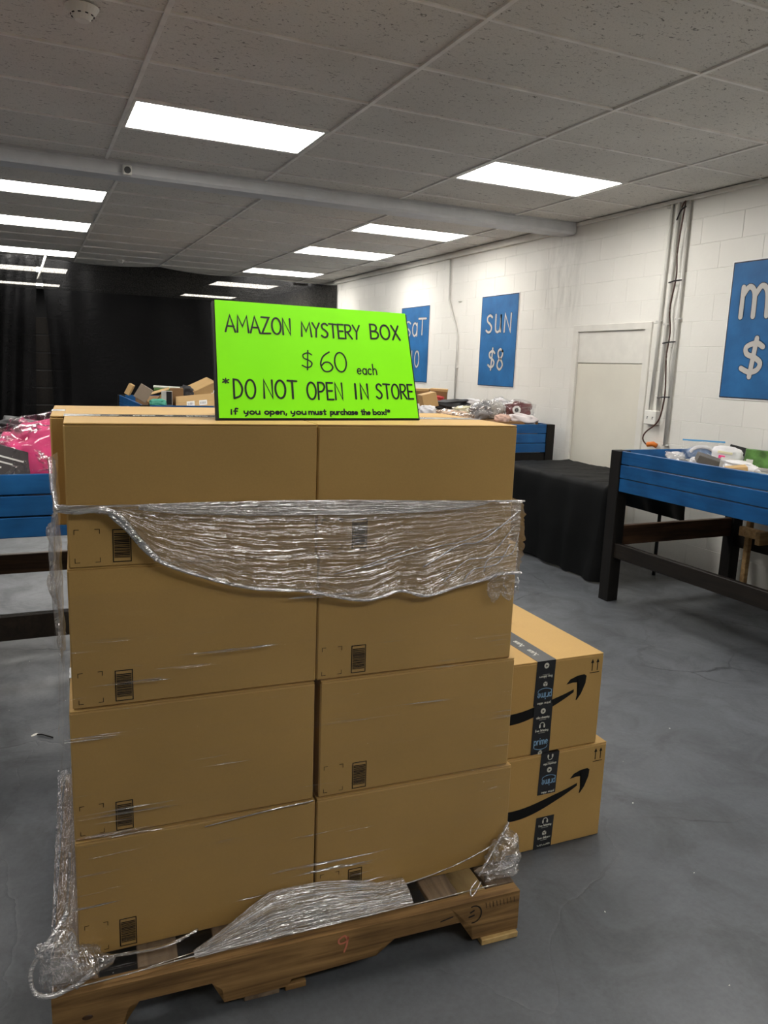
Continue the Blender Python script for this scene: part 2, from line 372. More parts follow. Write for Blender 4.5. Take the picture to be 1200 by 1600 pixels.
def ribbon(bm, pts, hw, F, lift=0.0, caps=7):
    """flat stroke with mitred joints and round ends; F maps (x,y,lift) to 3-D"""
    P = [Vector((p[0], p[1])) for p in pts]; Q = [P[0]]
    for p in P[1:]:
        if (p - Q[-1]).length > 1e-5 + hw * .12: Q.append(p)
    if len(Q) < 2 or sum((b - a).length for a, b in zip(Q, Q[1:])) < hw * .3:
        n = max(caps, 10); bm.faces.new([bm.verts.new(F(P[0].x + hw * math.cos(2 * PI * k / n), P[0].y + hw * math.sin(2 * PI * k / n), lift)) for k in range(n)]); return
    L = []
    for i, p in enumerate(Q):
        d0 = (p - Q[i - 1]).normalized() if i else (Q[1] - p).normalized()
        d1 = (Q[i + 1] - p).normalized() if i < len(Q) - 1 else d0
        n0 = Vector((-d0.y, d0.x)); n1 = Vector((-d1.y, d1.x)); m = n0 + n1
        if m.length < .2: m = n0.copy(); k = 1
        else: m.normalize(); k = min(1.9, 1 / max(.3, m.dot(n0)))
        L.append((p + m * hw * k, p - m * hw * k))
    vv = [(bm.verts.new(F(a.x, a.y, lift)), bm.verts.new(F(b.x, b.y, lift))) for a, b in L]
    for a, b in zip(vv, vv[1:]): bm.faces.new((a[0], a[1], b[1], b[0]))
    for e, (p, q) in ((0, (Q[0], Q[1])), (-1, (Q[-1], Q[-2]))):
        d = (p - q).normalized(); n = Vector((-d.y, d.x)); mid = []
        for k in range(1, 5):
            a = PI * k / 5; w = p + n * hw * math.cos(a) + d * hw * math.sin(a); mid.append(bm.verts.new(F(w.x, w.y, lift)))
        if e: bm.faces.new([vv[-1][0]] + mid + [vv[-1][1]])
        else: bm.faces.new([vv[0][1]] + mid + [vv[0][0]])
def word(bm, text, x0, x1, y0, y1, hw, F, lift=0.0, gap=.16, slope=0.0, asc=1.0, flip=False):
    ss, w = strokes(text, gap); k = (x1 - x0) / w; h = (y1 - y0) / asc
    for si, s in enumerate(ss):
        p = [(x0 + a * k, y0 + b * h + slope * (a * k)) for a, b in s]
        if flip: p = [(x0 + x1 - a, y0 + y1 - b) for a, b in p]
        ribbon(bm, p, hw, F, lift + .00006 * (si % 4))
def poly(bm, pts, F, lift=0.0):
    vs = [bm.verts.new(F(x, y, lift)) for x, y in pts]
    f = bm.faces.new(vs); bmesh.ops.triangulate(bm, faces=[f])

# ------------------------------------------------------------------ setting: floor, walls, ceiling
def struct(o): o['kind'] = 'structure'; return o
def slab(name, mat, b): return struct(box(name, mat, b, bev=0))
floor = slab('floor', 'painted_concrete', (-6, 5.25, -4, 20, -.12, 0))
slab('wall_left', 'trim_paint', (-6.1, -6, -4, 20, 0, 3.3))
slab('wall_front', 'trim_paint', (-6, 5.25, -4.1, -4, 0, 3.3))
slab('wall_back', 'dark_void', (-6, 5.25, 20, 20.1, 0, 3.3))
wall = slab('wall_right', 'trim_paint', (5.012, 5.25, -4, 20, 0, 3.3))
# painted blocks
def block_mesh(w, h, seed):
    bm = bmesh.new(); g = .0009
    bm_box(bm, 0, .016, g, w - g, g, h - g, .0022)
    me = bpy.data.meshes.new('block'); bm.to_mesh(me); bm.free(); me.materials.append(M('painted_block')); return me
BW, BH = .406, .2032
DY0, DY1, DZ = 5.30, 6.35, 2.04
full = block_mesh(BW, BH, 0); cuts = {}
pieces = []
for r in range(15):
    z = r * BH; off = (r % 2) * BW / 2
    y = 1.4 + off
    while y < 13.0:
        segs = [(y, min(y + BW, 13.1))]
        if z < DZ - .06:
            ns = []
            for a, b in segs:
                if b <= DY0 or a >= DY1: ns.append((a, b))
                else:
                    if a < DY0 - .05: ns.append((a, DY0))
                    if b > DY1 + .05: ns.append((DY1, b))
            segs = ns
        for a, b in segs: pieces.append((a, b, z))
        y += BW
pieces = [p for p in pieces if not (p[1] < 2.9)]
def vis(p):
    return 3.3 < p[0] < 12.5 and not (p[2] < .5 and p[0] > 5) and not (p[2] < .8 and p[0] > 6)
cand = sorted([p for p in pieces if vis(p)], key=lambda p: p[0])[:290]
cs = set(cand); rest = bmesh.new()
for a, b, z in pieces:
    jx = R.uniform(-.0009, .0009)
    if (a, b, z) in cs:
        w = round(b - a, 3); me = full if abs(w - BW) < .002 else cuts.setdefault(w, None) or cuts.__setitem__(w, block_mesh(w, BH, 1)) or cuts[w]
        link('block', me, None, wall, (4.996 + jx, a, z))
    else:
        bm_box(rest, 4.996 + jx, 5.012, a + .0035, b - .0035, z + .0035, z + BH - .0035, 0)
ro = done(rest, 'blocks', 'painted_block', wall); ro['kind'] = 'stuff'
mort = box('mortar', 'painted_block', (4.9985, 5.013, 1.4, DY0, 0, 3.1), wall, 0)
box('mortar', 'painted_block', (4.9985, 5.013, DY1, 13.1, 0, 3.1), wall, 0)
box('mortar', 'painted_block', (4.9985, 5.013, DY0, DY1, DZ, 3.1), wall, 0)
for o in [mort]: pass

# ceiling: tiles drop into a metal grid; X runners every 1.22 m
ceil = slab('ceiling', 'dark_void', (-6, 5.25, -4, 20, 3.2, 3.3))
NX = [-5.47 + 1.2166 * k for k in range(9)]       # ..., .613, 1.83, 3.046, 4.263
NXs = [-5.47, -4.253, -3.037, -1.82, -.603, .613, 1.83, 3.046, 4.263, 5.02]
NYs = [-1.86 + .617 * k for k in range(14)]        # 3.07+..., up to 6.16
NYs = [3.07 + .617 * k for k in range(-9, 6)] + [6.44]
FXs = [-5.4, -4.17, -2.94, -1.71, -.475, .76, 2.005, 3.27, 4.52, 5.02]
FYs = [6.5, 7.045, 7.65, 8.22, 8.83, 9.53, 10.24, 10.87, 11.56, 12.24, 12.95]
BYs = [12.95, 13.6, 14.7, 15.6, 16.4, 17.2, 18.0, 18.7, 19.6]
lights = []   # (column index, row index, section)
def tile_mesh(w, d, sag):
    me = bpy.data.meshes.new('ceiling_tile'); n = 6; m = 4; vs = []; fs = []
    for j in range(m + 1):
        for i in range(n + 1):
            u, v = i / n, j / m; vs.append((u * w, v * d, -sag * 16 * u * (1 - u) * v * (1 - v)))
    for j in range(m):
        for i in range(n): a = j * (n + 1) + i; fs.append((a, a + n + 1, a + n + 2, a + 1))
    me.from_pydata(vs, [], fs); me.materials.append(M('acoustic_tile'))
    for p in me.polygons: p.use_smooth = True
    return me
tm = {}
def lay(xs, ys, skip, sag, ztop=HC + .004, minx=-3.1):
    for i in range(len(xs) - 1):
        for j in range(len(ys) - 1):
            if (i, j) in skip: continue
            w, d = round(xs[i + 1] - xs[i], 3), round(ys[j + 1] - ys[j], 3)
            s = sag if w > 1 else .002
            k = (w, d, s)
            if k not in tm: tm[k] = tile_mesh(w, d, s)
            dz = R.uniform(0, .003)
            o = link('ceiling_tile', tm[k], None, ceil, (xs[i], ys[j], ztop + s * .4 + dz)); o.rotation_euler = (R.uniform(-.004, .004), 0, 0)
    for x in xs[:-1]:
        b = box('grid_bar', 'grid_metal', (x - .012, x + .012, ys[0], ys[-1], HC - .004, HC + .02), ceil, .001)
    for y in ys[:-1]:
        b = box('cross_bar', 'grid_metal', (xs[0], xs[-1], y - .009, y + .009, HC - .0025, HC + .02), ceil, .001)
near_l = {(5, NYs.index(NYs[12])): 'A'}
def yi(ys, v): return min(range(len(ys)), key=lambda k: abs(ys[k] - v))
nA = (5, yi(NYs, 4.92)); nB = (7, yi(NYs, 4.92)); nC = (7, yi(NYs, 1.836)); nD = (5, yi(NYs, 1.836)); nE=(7, yi(NYs,-1.25)); nF=(3, yi(NYs, 1.836)); nG=(3, yi(NYs,4.92)); nH=(5, yi(NYs,-1.25))
lay(NXs, NYs, {nA, nB, nC, nD, nE, nF, nG, nH}, .004)
fL = [(4, yi(FYs, 7.65)), (4, yi(FYs, 9.53)), (4, yi(FYs, 12.24)), (7, yi(FYs, 7.65)), (7, yi(FYs, 9.53)), (7, yi(FYs, 12.24))]
lay(FXs, FYs, set(fL), .012)
bL = [(4, 2), (4, 6), (7, 2), (7, 6)]
lay(FXs, BYs, set(bL), .006)
def light(xs, ys, ij, label, group=None):
    i, j = ij; x0, x1, y0, y1 = xs[i] + .014, xs[i + 1] - .014, ys[j] + .011, ys[j + 1] - .011
    t = empty('ceiling_light', ((x0 + x1) / 2, (y0 + y1) / 2, HC), label=label, cat='light', group=group)
    w, d = (x1 - x0) / 2, (y1 - y0) / 2
    bm = bmesh.new()
    for b in ((-w, w, -d, -d + .02), (-w, w, d - .02, d), (-w, -w + .02, -d + .02, d - .02), (w - .02, w, -d + .02, d - .02)): bm_box(bm, *b, -.002, .025, .001)
    done(bm, 'frame', 'white_plastic', t)
    bm = bmesh.new(); bm_box(bm, -w + .019, w - .019, -d + .019, d - .019, .004, .012, 0); done(bm, 'diffuser', 'lit_diffuser', t)
    bm = bmesh.new(); bm_box(bm, -w + .005, w - .005, -d + .005, d - .005, .03, .11, .01); done(bm, 'housing', 'white_plastic', t)
G1 = 'fluorescent troffers set in the tile grid'
light(NXs, NYs, nA, 'large lit ceiling panel in front of the beam, left of the middle', G1)
light(NXs, NYs, nB, 'lit ceiling panel in front of the beam, nearest the right wall', G1)
light(NXs, NYs, nC, 'lit ceiling panel cut off by the top right corner of the photo', G1)
for ij, l in ((nD, 'lit ceiling panel right above the carton stack, past the top edge of the photo'), (nE, 'lit ceiling panel behind the viewer on the wall side'), (nH, 'lit ceiling panel behind the viewer, in line with the carton stack'),
              (nF, 'unseen ceiling panel added for light, left of the carton stack'), (nG, 'unseen ceiling panel added for light, far left just before the beam')): light(NXs, NYs, ij, l, G1)  # these two left-hand panels are added out of view, for their light
for ij, l in zip(fL, ['left column of lit panels behind the beam, nearest one', 'left column of lit panels behind the beam, middle one', 'left column of lit panels behind the beam, last one before the black curtain',
                      'right column of lit panels behind the beam, nearest one', 'right column of lit panels behind the beam, middle one', 'right column of lit panels behind the beam, last one before the black curtain']):
    light(FXs, FYs, ij, l, G1)
for ij, l in zip(bL, ['panel light seen dimly through the black curtain at left, upper one', 'panel light seen dimly through the black curtain at left, lower one',
                      'panel light seen dimly through the black curtain above the green sign, upper one', 'panel light seen dimly through the black curtain above the green sign, lower one']):
    light(FXs, BYs, ij, l, 'panel lights beyond the black curtain')
bm = bmesh.new(); bm_box(bm, -6, WX - .01, 6.43, 6.66, 2.925, 3.06, .02); bm_box(bm, -6, WX - .01, 6.425, 6.67, 3.005, 3.026, .004)
done(bm, 'trim_1', 'beam_paint')['kind'] = 'structure'
box('trim_2', 'trim_paint', (4.955, 4.996, 1.4, 6.42, 2.998, 3.028), bev=.003, kind='structure')
box('trim_3', 'trim_paint', (4.95, 4.996, 6.68, 13.0, 2.96, 3.028), bev=.003, kind='structure')

# door in the right wall
door = box('door_1', 'door_paint', (5.0, 5.04, DY0 + .07, DY1 - .07, 0, 1.68), bev=.003, kind='structure')
bm = bmesh.new()
bm_box(bm, 4.978, 5.03, DY0 - .01, DY0 + .065, 0, DZ, .004); bm_box(bm, 4.978, 5.03, DY1 - .065, DY1 + .01, 0, DZ, .004); bm_box(bm, 4.977, 5.03, DY0 - .012, DY1 + .012, DZ - .055, DZ + .01, .004)
done(bm, 'door_frame', 'trim_paint', door)
box('upper_panel', 'trim_paint', (4.996, 5.04, DY0 + .066, DY1 - .066, 1.687, DZ - .055), door, .003)

# ------------------------------------------------------------------ wall paint signs
def wall_sign(y_left, y_right, z0, z1, words, label):
    t = empty('painted_sign', (4.99, (y_left + y_right) / 2, z0), label=label, cat='sign', group='painted day and price signs')
    def F(u, v, l):  # u 0..1 left to right as seen, v 0..1 from the bottom
        return Vector((4.991 - l - 4.99, y_left + (y_right - y_left) * u - (y_left + y_right) / 2, (z1 - z0) * v))
    W = y_left - y_right; H = z1 - z0
    Fm = lambda x, y, l: F(x / W, y / H, l)
    bm = bmesh.new(); bm_box(bm, .0005, .004, -W / 2 - .014, W / 2 + .014, -.014, H + .014, 0); done(bm, 'border', 'sign_border', t)
    bm = bmesh.new(); bm_box(bm, -.0012, .003, -W / 2, W / 2, 0, H, 0); done(bm, 'blue_field', 'sign_blue', t)
    bm = bmesh.new(); hw = .0045
    for k, (a, b, c, d) in enumerate(((0, 0, W, 0), (0, H, W, H), (0, 0, 0, H), (W, 0, W, H))): ribbon(bm, [(a, b), (c, d)], hw, Fm, .0025 + .00005 * k)
    done(bm, 'edge_line', 'sign_outline', t)
    for s, u0, u1, v0, v1, hw, asc in words:
        bm = bmesh.new(); word(bm, s, u0 * W, u1 * W, v0 * H, v1 * H, hw + .006, Fm, .0022, .3, asc=asc); done(bm, 'letter_outline', 'sign_outline', t)
        bm = bmesh.new(); word(bm, s, u0 * W, u1 * W, v0 * H, v1 * H, hw, Fm, .0035, .3, asc=asc); done(bm, 'lettering', 'sign_letter', t)
wall_sign(8.13, 7.37, 1.405, 2.433, [('SUN', .16, .84, .60, .79, .013, 1), ('$', .27, .46, .18, .42, .013, 1), ('8', .52, .68, .185, .41, .013, 1)], 'blue painted wall sign reading SUN $8')
wall_sign(10.33, 9.47, 1.39, 2.415, [('S', .14, .36, .61, .81, .013, 1), ('a', .43, .60, .615, .79, .013, .55), ('T', .64, .90, .63, .84, .013, 1), ('$', .18, .36, .19, .42, .013, 1), ('10', .42, .70, .2, .41, .013, 1)], 'blue painted wall sign reading SaT $10, partly behind the green sign')
wall_sign(4.48, 3.62, 1.44, 2.457, [('m', .13, .40, .60, .82, .020, .55), ('on', .47, .88, .60, .80, .020, .55), ('$', .20, .42, .16, .44, .020, 1), ('6', .50, .68, .18, .42, .020, 1)], 'blue painted wall sign cut off by the right edge of the photo')

# conduits, outlet, cable on the right wall
def conduit(pts, r, label, n=None):
    t = empty('conduit_pipe', pts[-1], label=label, cat='pipe', group='painted conduit pipes on the right wall')
    L = [Vector(p) - Vector(pts[-1]) for p in pts]
    tube('pipe', 'pipe_paint', L, r, t, 10)
    for k in (n or []):
        bm = bmesh.new(); bm_box(bm, -.006, .02, -.03, .03, k - pts[-1][2] - .008, k - pts[-1][2] + .008, .003); done(bm, 'strap', 'pipe_paint', t)
conduit([(4.972, 5.175, 3.0), (4.972, 5.19, 2.1), (4.972, 5.205, 1.29)], .012, 'thin vertical conduit ending at the outlet box, left of its pair', [2.05, 2.98])
conduit([(4.972, 5.10, 3.0), (4.972, 5.11, 2.1), (4.972, 5.115, 1.29)], .013, 'thin vertical conduit ending at the outlet box, right of its pair', [2.02])
conduit([(4.97, 4.985, 3.02), (4.97, 4.985, 1.0)], .015, 'vertical conduit passing below the outlet box, nearest the right edge', [2.06, 1.0])
conduit([(4.98, 8.95, 2.98), (4.98, 8.93, 2.45), (4.98, 8.88, 2.36), (4.98, 8.70, 2.07), (4.98, 8.665, 1.98), (4.98, 8.66, .9)], .012, 'thin white bent conduit between the two far blue wall signs', [2.42, 1.6])
ob = empty('outlet_box', (4.99, 5.165, 1.165), label='white surface outlet box at the foot of the thin conduits', cat='outlet')
bm = bmesh.new(); bm_box(bm, -.05, .0, -.07, .07, 0, .12, .004); done(bm, 'box_body', 'white_plastic', ob)
for yy in (-.032, .03):
    bm = bmesh.new(); bm_box(bm, -.0515, -.048, yy - .004, yy + .004, .045, .07, .001); bm_box(bm, -.0515, -.048, yy - .012, yy, .062, .068, .001); done(bm, 'switch', 'black_plastic', ob)
cb = empty('power_cable', (4.96, 5.03, 1.0), label='brown cable snaking down between the conduits to an orange plug', cat='cable')
cl = Vector((4.96, 5.03, 1.0))
cpts = [(4.985, 5.08, 2.96), (4.96, 5.02, 3.0), (4.955, 5.03, 2.85), (4.955, 5.05, 2.6), (4.955, 5.035, 2.4), (4.955, 5.07, 2.15), (4.955, 5.04, 1.95), (4.955, 5.055, 1.75), (4.955, 5.03, 1.5), (4.955, 5.035, 1.35),
        (4.95, 5.07, 1.2), (4.92, 5.17, 1.1), (4.92, 5.2, 1.04), (4.93, 5.17, .995), (4.94, 5.12, .985)]
tube('cord', 'brown_cable', [Vector(p) - cl for p in catmull([Vector(p) for p in cpts], 6)], .0065, cb, 6)
tube('plug', 'orange_plastic', [Vector((4.93, 5.15, .99)) - cl, Vector((4.95, 5.10, 1.0)) - cl, Vector((4.96, 5.07, .985)) - cl], .022, cb, 8)
for z in (2.36, 1.86, 1.40):
    bm = bmesh.new(); bm_tube(bm, [Vector((4.952, 5.11, z)) - cl, Vector((4.948, 5.05, z + .008)) - cl, Vector((4.952, 4.97, z + .012)) - cl], .006, 6); done(bm, 'cable_tie', 'black_plastic', cb)
tube('cable_tie', 'black_plastic', [Vector(p) - cl for p in catmull([Vector(q) for q in [(4.96, 5.1, 2.86), (4.95, 5.05, 2.93), (4.95, 5.0, 2.95)]], 5)], .006, cb, 6)

# smoke detector, security camera
def detector(x, y, label):
    t = empty('smoke_detector', (x, y, HC), label=label, cat='detector')
    bm = bmesh.new(); bmesh.ops.create_cone(bm, cap_ends=True, segments=24, radius1=.05, radius2=.07, depth=.03, matrix=Matrix.Translation((0, 0, -.015))); done(bm, 'body', 'white_plastic', t)
    bm = bmesh.new(); bmesh.ops.create_cone(bm, cap_ends=True, segments=20, radius1=.03, radius2=.045, depth=.022, matrix=Matrix.Translation((0, 0, -.04))); done(bm, 'cap', 'white_plastic', t)
    bm = bmesh.new()
    for k in range(10):
        a = 2 * PI * k / 10; bm_box(bm, -.006, .006, -.002, .002, -.034, -.028, 0, Matrix.Rotation(a, 4, 'Z') @ Matrix.Translation((.047, 0, 0)) @ Matrix.Rotation(PI / 2, 4, 'Z'))
    done(bm, 'vent_slots', 'black_plastic', t)
detector(.285, 3.82, 'white smoke detector on the near ceiling, top left corner')
detector(1.37, 12.7, 'small white smoke detector on the ceiling beside the black curtain')
sx, sy = .755, 6.40
cm_ = empty('security_camera', (sx, sy, 2.96), label='small white security camera with black lens on the grey beam', cat='camera')
bm = bmesh.new(); bm_box(bm, -.032, .032, -.03, .03, -.035, .035, .006); done(bm, 'housing', 'white_plastic', cm_)
bm = bmesh.new(); bmesh.ops.create_cone(bm, cap_ends=True, segments=18, radius1=.024, radius2=.024, depth=.014, matrix=Matrix.Translation((0, -.033, -.004)) @ Matrix.Rotation(PI / 2, 4, 'X')); done(bm, 'lens', 'black_plastic', cm_)

# ------------------------------------------------------------------ black curtain at the far end
def curtain(name, label, x0, x1, f, ns=90, nt=50):
    t = empty(name, ((x0 + x1) / 2, 12.9, 0), label=label, cat='curtain'); c = t.location.copy()
    g = grid('sheet', 'sheer_black_sheet', lambda s, v: f(s, v) - c, ns, nt, t); return t
def fr(s, v):
    x = .36 + (WX - .02 - .36) * s; z = 2.99 * (1 - v); k = max(0, 1 - s * 7)
    if v == 0: z = 3.0 - .05 * abs(math.sin(s * 9)) - .05 * max(0, s - .25)
    y = 12.9 + .04 * N3(x * 1.3, z * .8) + .02 * math.sin(x * 9 + N3(x, z) * 3) * (.3 + v) + .07 * k * math.sin(s * 70)
    x += -.12 * k * (1 - v) ** 3
    return Vector((min(x, WX - .03), y, z))
curtain('black_curtain', 'wide sheer black plastic sheet hung across the far end', .3, 5, fr, 120, 50)
def fl(s, v):
    z = 3.0 * (1 - v); pin = (.30, 3.0)
    x = -4.2 + (4.4) * s; xe = x + (.26 - x) * max(0, (1 - v)) ** 6 * .25 * s
    xe -= .12 * s * v
    y = 12.82 + .05 * math.sin(s * 95 + 2 * v) * (.4 + .6 * s) + .04 * N3(x, z)
    return Vector((xe, y, z - (.1 * (1 - s) * (1 - v))))
curtain('black_curtain', 'gathered black sheet at the far left, folds falling from the ceiling', -4, .2, fl, 160, 40)
tt = empty('curtain_tape', (.3, 12.75, 3.0), label='pale strip pulled down diagonally from the ceiling at the curtain split', cat='strip')
bm = bmesh.new(); bm_tube(bm, [(.03, 0, 0), (-.02, -.02, -.15), (-.09, -.03, -.34)], .015, 6); done(bm, 'strip', 'light_grey_card', tt, True)
bs = empty('board_stack', (.3, 13.4, 0), label='stacked brown boards showing through the curtain split', cat='boards')
for k in range(8):
    box('board', 'dark_rail_wood', (-.35, .35, -.03, .03, k * .27, k * .27 + .255), bs, .006)

# ------------------------------------------------------------------ blue display bins
def bin_table(x0, x1, y0, y1, label, end_rail=(), rung=True, raw=False, low=True, hi_rail=False, TOP=1.07):
    t = empty('display_bin', ((x0 + x1) / 2, (y0 + y1) / 2, 0), label=label, cat='bin', group='blue board bins on black legs')
    X, Y = (x1 - x0) / 2, (y1 - y0) / 2; p = .095
    for sx in (-1, 1):
        for sy in (-1, 1):
            cx, cy = sx * (X - p / 2), sy * (Y - p / 2)
            bm = bmesh.new(); bm_box(bm, cx - p / 2, cx + p / 2, cy - p / 2, cy + p / 2, 0, TOP, .004); done(bm, 'leg', 'black_stained_wood', t)
    hs = [(.792, .881), (.887, .976), (.982, TOP)]
    for a, b in hs:
        for s in (-1, 1):
            q = R.uniform(-.002, .002)
            bm = bmesh.new(); bm_box(bm, -X + p, X - p, *sorted((s * (Y - .012) + q, s * (Y - .034) + q)), a, b, .003); done(bm, 'board', 'blue_board', t)
            bm = bmesh.new(); bm_box(bm, *sorted((s * (X - .012) + q, s * (X - .034) + q)), -Y + p, Y - p, a, b, .003); done(bm, 'board', 'blue_board_across', t)
    bm = bmesh.new(); bm_box(bm, -X + .035, X - .035, -Y + .035, Y - .035, .86, .88, 0); done(bm, 'bin_floor', 'black_stained_wood', t)
    long_y = Y > X
    for s in (-1, 1):
        mat = 'dark_rail_wood'
        if long_y: b = (*sorted((s * (X - .02), s * (X - .06))), -Y + p * .5, Y - p * .5, .32, .425)
        else: b = (-X + p * .5, X - p * .5, *sorted((s * (Y - .02), s * (Y - .06))), .325, .44)
        bm = bmesh.new(); bm_box(bm, *b, .004); done(bm, 'stringer', mat, t)
        if rung:
            if long_y: b = (-X + p * .4, X - p * .4, *sorted((s * (Y - .03), s * (Y - .07))), .40, .54)
            else: b = (*sorted((s * (X - .03), s * (X - .07))), -Y + p * .4, Y - p * .4, .44, .56)
            bm = bmesh.new(); bm_box(bm, *b, .004); done(bm, 'rung', 'dark_brown_wood', t)
    for s in end_rail:
        bm = bmesh.new(); bm_box(bm, -X + p, X - p, *sorted((s * (Y - .02), s * (Y - .06))), .68, .785, .004); done(bm, 'end_rail', 'black_stained_wood', t)
    return t
b1 = bin_table(3.665, 4.935, 1.72, 4.165, 'blue bin on black legs at the right edge of the photo', end_rail=())
for nm, bb in (('brace', (.50, .54, .95, .99, .02, .80)), ('brace', (.42, .46, -1.1, .98, .45, .52)), ('brace', (.30, .62, .70, .74, .44, .53))):
    bm = bmesh.new(); bm_box(bm, *bb, .004); done(bm, nm, 'raw_lumber', b1)
b2 = bin_table(3.5, 4.80, 6.30, 8.75, 'blue bin against the right wall behind the draped table', end_rail=(-1,))
b3 = bin_table(-2.0, .42, 3.6, 4.85, 'blue bin at the left edge of the photo holding the pink bag')
b3_far = [c for c in b3.children if c.name.startswith('stringer')]
for c in b3_far:
    if max(v.co.y for v in c.data.vertices) > 0: c.data.materials[0] = M('dark_brown_wood')
b4 = bin_table(1.13, 2.42, 8.85, 11.3, 'blue bin in the middle of the room piled with cartons')

# draped folding table
ft = empty('folding_table', (4.33, 5.25, 0), label='folding table hidden under the black cloth, one thin leg showing', cat='table')
bm = bmesh.new(); bm_box(bm, -.37, .37, -.74, .74, .715, .742, .006); done(bm, 'tabletop', 'light_grey_card', ft)
for sx in (-1, 1):
    for sy in (-1, 1):
        tube('leg', 'black_plastic', [(sx * (.21 if sx > 0 else .3), sy * .72, .715), (sx * (.21 if sx > 0 else .3), sy * .72, 0)], .014, ft)
tube('crossbar', 'black_plastic', [(-.3, -.72, .40), (.21, -.72, .40)], .01, ft)
path = [(4.74, 6.0), (3.95, 6.0), (3.95, 4.5), (4.74, 4.5)]
def cloth(s, v):
    # v<.35: top from ridge centre; beyond: skirt
    lens = [.79, 1.5, .79]; tot = sum(lens); d = s * tot; k = 0
    while k < 2 and d > lens[k]: d -= lens[k]; k += 1
    a, b = path[k], path[k + 1]; f = min(1, d / lens[k]); px, py = a[0] + (b[0] - a[0]) * f, a[1] + (b[1] - a[1]) * f
    ox, oy = ((0, 1), (-1, 0), (0, -1))[k]
    if v <= .35:
        g = v / .35; cx, cy = 4.72, py if k == 1 else (5.98 if k == 0 else 4.52)
        cx = 4.74; x = cx + (px - cx) * g; y = (5.25 + (cy - 5.25)) + (py - cy) * g
        z = .753 + .006 * N3(x * 6, y * 6) + .022 * max(0, .32 - abs(N3(x * 2.2, y * 3.4, 3)) * 3) ** 1 + .008 * abs(N3(x * 3, y * 9, 3))
        return Vector((x, y, z))
    h = (v - .35) / .65
    hem = .012
    if k == 2: hem = .012 + max(0, (f - .06)) * 9 if f < .125 else .62 - .2 * (f - .12)
    if k == 2: hem = min(hem, .62)
    if k == 1: hem = .012 + .05 * (1 - f) ** 2
    z = .748 + (hem - .748) * h ** 1.0
    wv = math.sin(s * 62 + 1.5 * N3(s * 8, 0)) * .5 + .5 * N3(s * 22, h * 1.5)
    amp = (.004 + .035 * h); fl_ = .045 * h + .012 * math.sin(min(1, h * 6) * PI / 2)
    o = fl_ + amp * wv
    return Vector((px + ox * o + .01 * N3(s * 9, h * 3) * h, py + oy * o, z))
ct = empty('tablecloth', (4.33, 5.25, 0), label='black cloth draped to the floor over the folding table', cat='tablecloth')
g_ = grid('cloth', 'black_cloth', lambda s, v: cloth(s, v) - Vector((4.33, 5.25, 0)), 190, 44, ct)

# ------------------------------------------------------------------ pallet
pal = empty('pallet', (-.015, 1.664, 0), math.atan2(-.0732, .9973), label='wooden pallet under the wrapped carton stack', cat='pallet')
def stringer(v0):
    top = .1395 if v0 == 0 else .124
    prof = [(0, .018), (.15, .018), (.165, .07), (.19, .08), (.36, .08), (.385, .055), (.39, .018), (.55, .018), (.56, .036), (.79, .044), (.80, .062), (.84, .081), (1.05, .082), (1.072, .06), (1.076, .018), (1.219, .018), (1.219, top), (1.0, top - .002), (.62, top), (.2, top - .003), (0, top)]
    bm = bmesh.new(); a = [bm.verts.new((x, v0, z)) for x, z in prof]; b = [bm.verts.new((x, v0 + .036, z)) for x, z in prof]; n = len(prof)
    bm.faces.new(a); bm.faces.new(b[::-1])
    for i in range(n): bm.faces.new((a[i], b[i], b[(i + 1) % n], a[(i + 1) % n]))
    bmesh.ops.triangulate(bm, faces=[f for f in bm.faces if len(f.verts) > 4]); bmesh.ops.recalc_face_normals(bm, faces=bm.faces[:])
    return done(bm, 'stringer', 'pallet_wood', pal)
for v0 in (0, .49, .98): stringer(v0)
for u0, u1 in ((0, .095), (.19, .285), (.375, .47), (.53, .62), (.68, .77), (.79, .885), (.955, 1.045), (1.135, 1.222)):
    e = R.uniform(.0375, .040); bm = bmesh.new(); bm_box(bm, u0, u1, e, 1.0 + e * .5, .1245, .141, .002); done(bm, 'deck_board', 'pallet_board', pal)
for u0, u1, c in ((.0, .1, 'pallet_board'), (.44, .53, 'pallet_board'), (.545, .6, 'pallet_wood'), (1.10, 1.215, 'fresh_split_wood')):
    bm = bmesh.new(); bm_box(bm, u0, u1, -.012 if c[0] == 'f' else .004, 1.01, 0, .0175, .002); done(bm, 'bottom_board', c, pal)
bm = bmesh.new(); bm_box(bm, .05, .16, -.01, .05, 0, .013, .003); done(bm, 'bottom_board', 'fresh_split_wood', pal)
bm = bmesh.new(); word(bm, '9', .680, .712, .080, .128, .0025, lambda x, y, l: Vector((x, -l, y)), .0015); done(bm, 'chalk_number', 'chalk_red', pal)
bm = bmesh.new(); FF = lambda x, y, l: Vector((x, -l, y))
ribbon(bm, arc(1.075, .098, .024, .026, -100, 110, 12), .0018, FF, .0012); ribbon(bm, [(1.065, .105), (1.075, .11)], .0025, FF, .0012); ribbon(bm, [(1.062, .092), (1.076, .095)], .0025, FF, .0012)
for k in range(9): ribbon(bm, [(1.115 + k * .011, .108), (1.112 + k * .011, .125)], .0007, FF, .0012)
ribbon(bm, [(.975, .100), (1.01, .106)], .002, FF, .0012)
done(bm, 'burnt_stamp', 'ink_faded', pal)['kind'] = 'stuff'
bm = bmesh.new(); bmesh.ops.create_cone(bm, cap_ends=True, segments=14, radius1=.009, radius2=.006, depth=.003, matrix=Matrix.Translation((.075, -.0006, .07)) @ Matrix.Rotation(PI / 2, 4, 'X') @ Matrix.Diagonal((1.5, .8, 1, 1))); done(bm, 'knot', 'dark_brown_wood', pal)

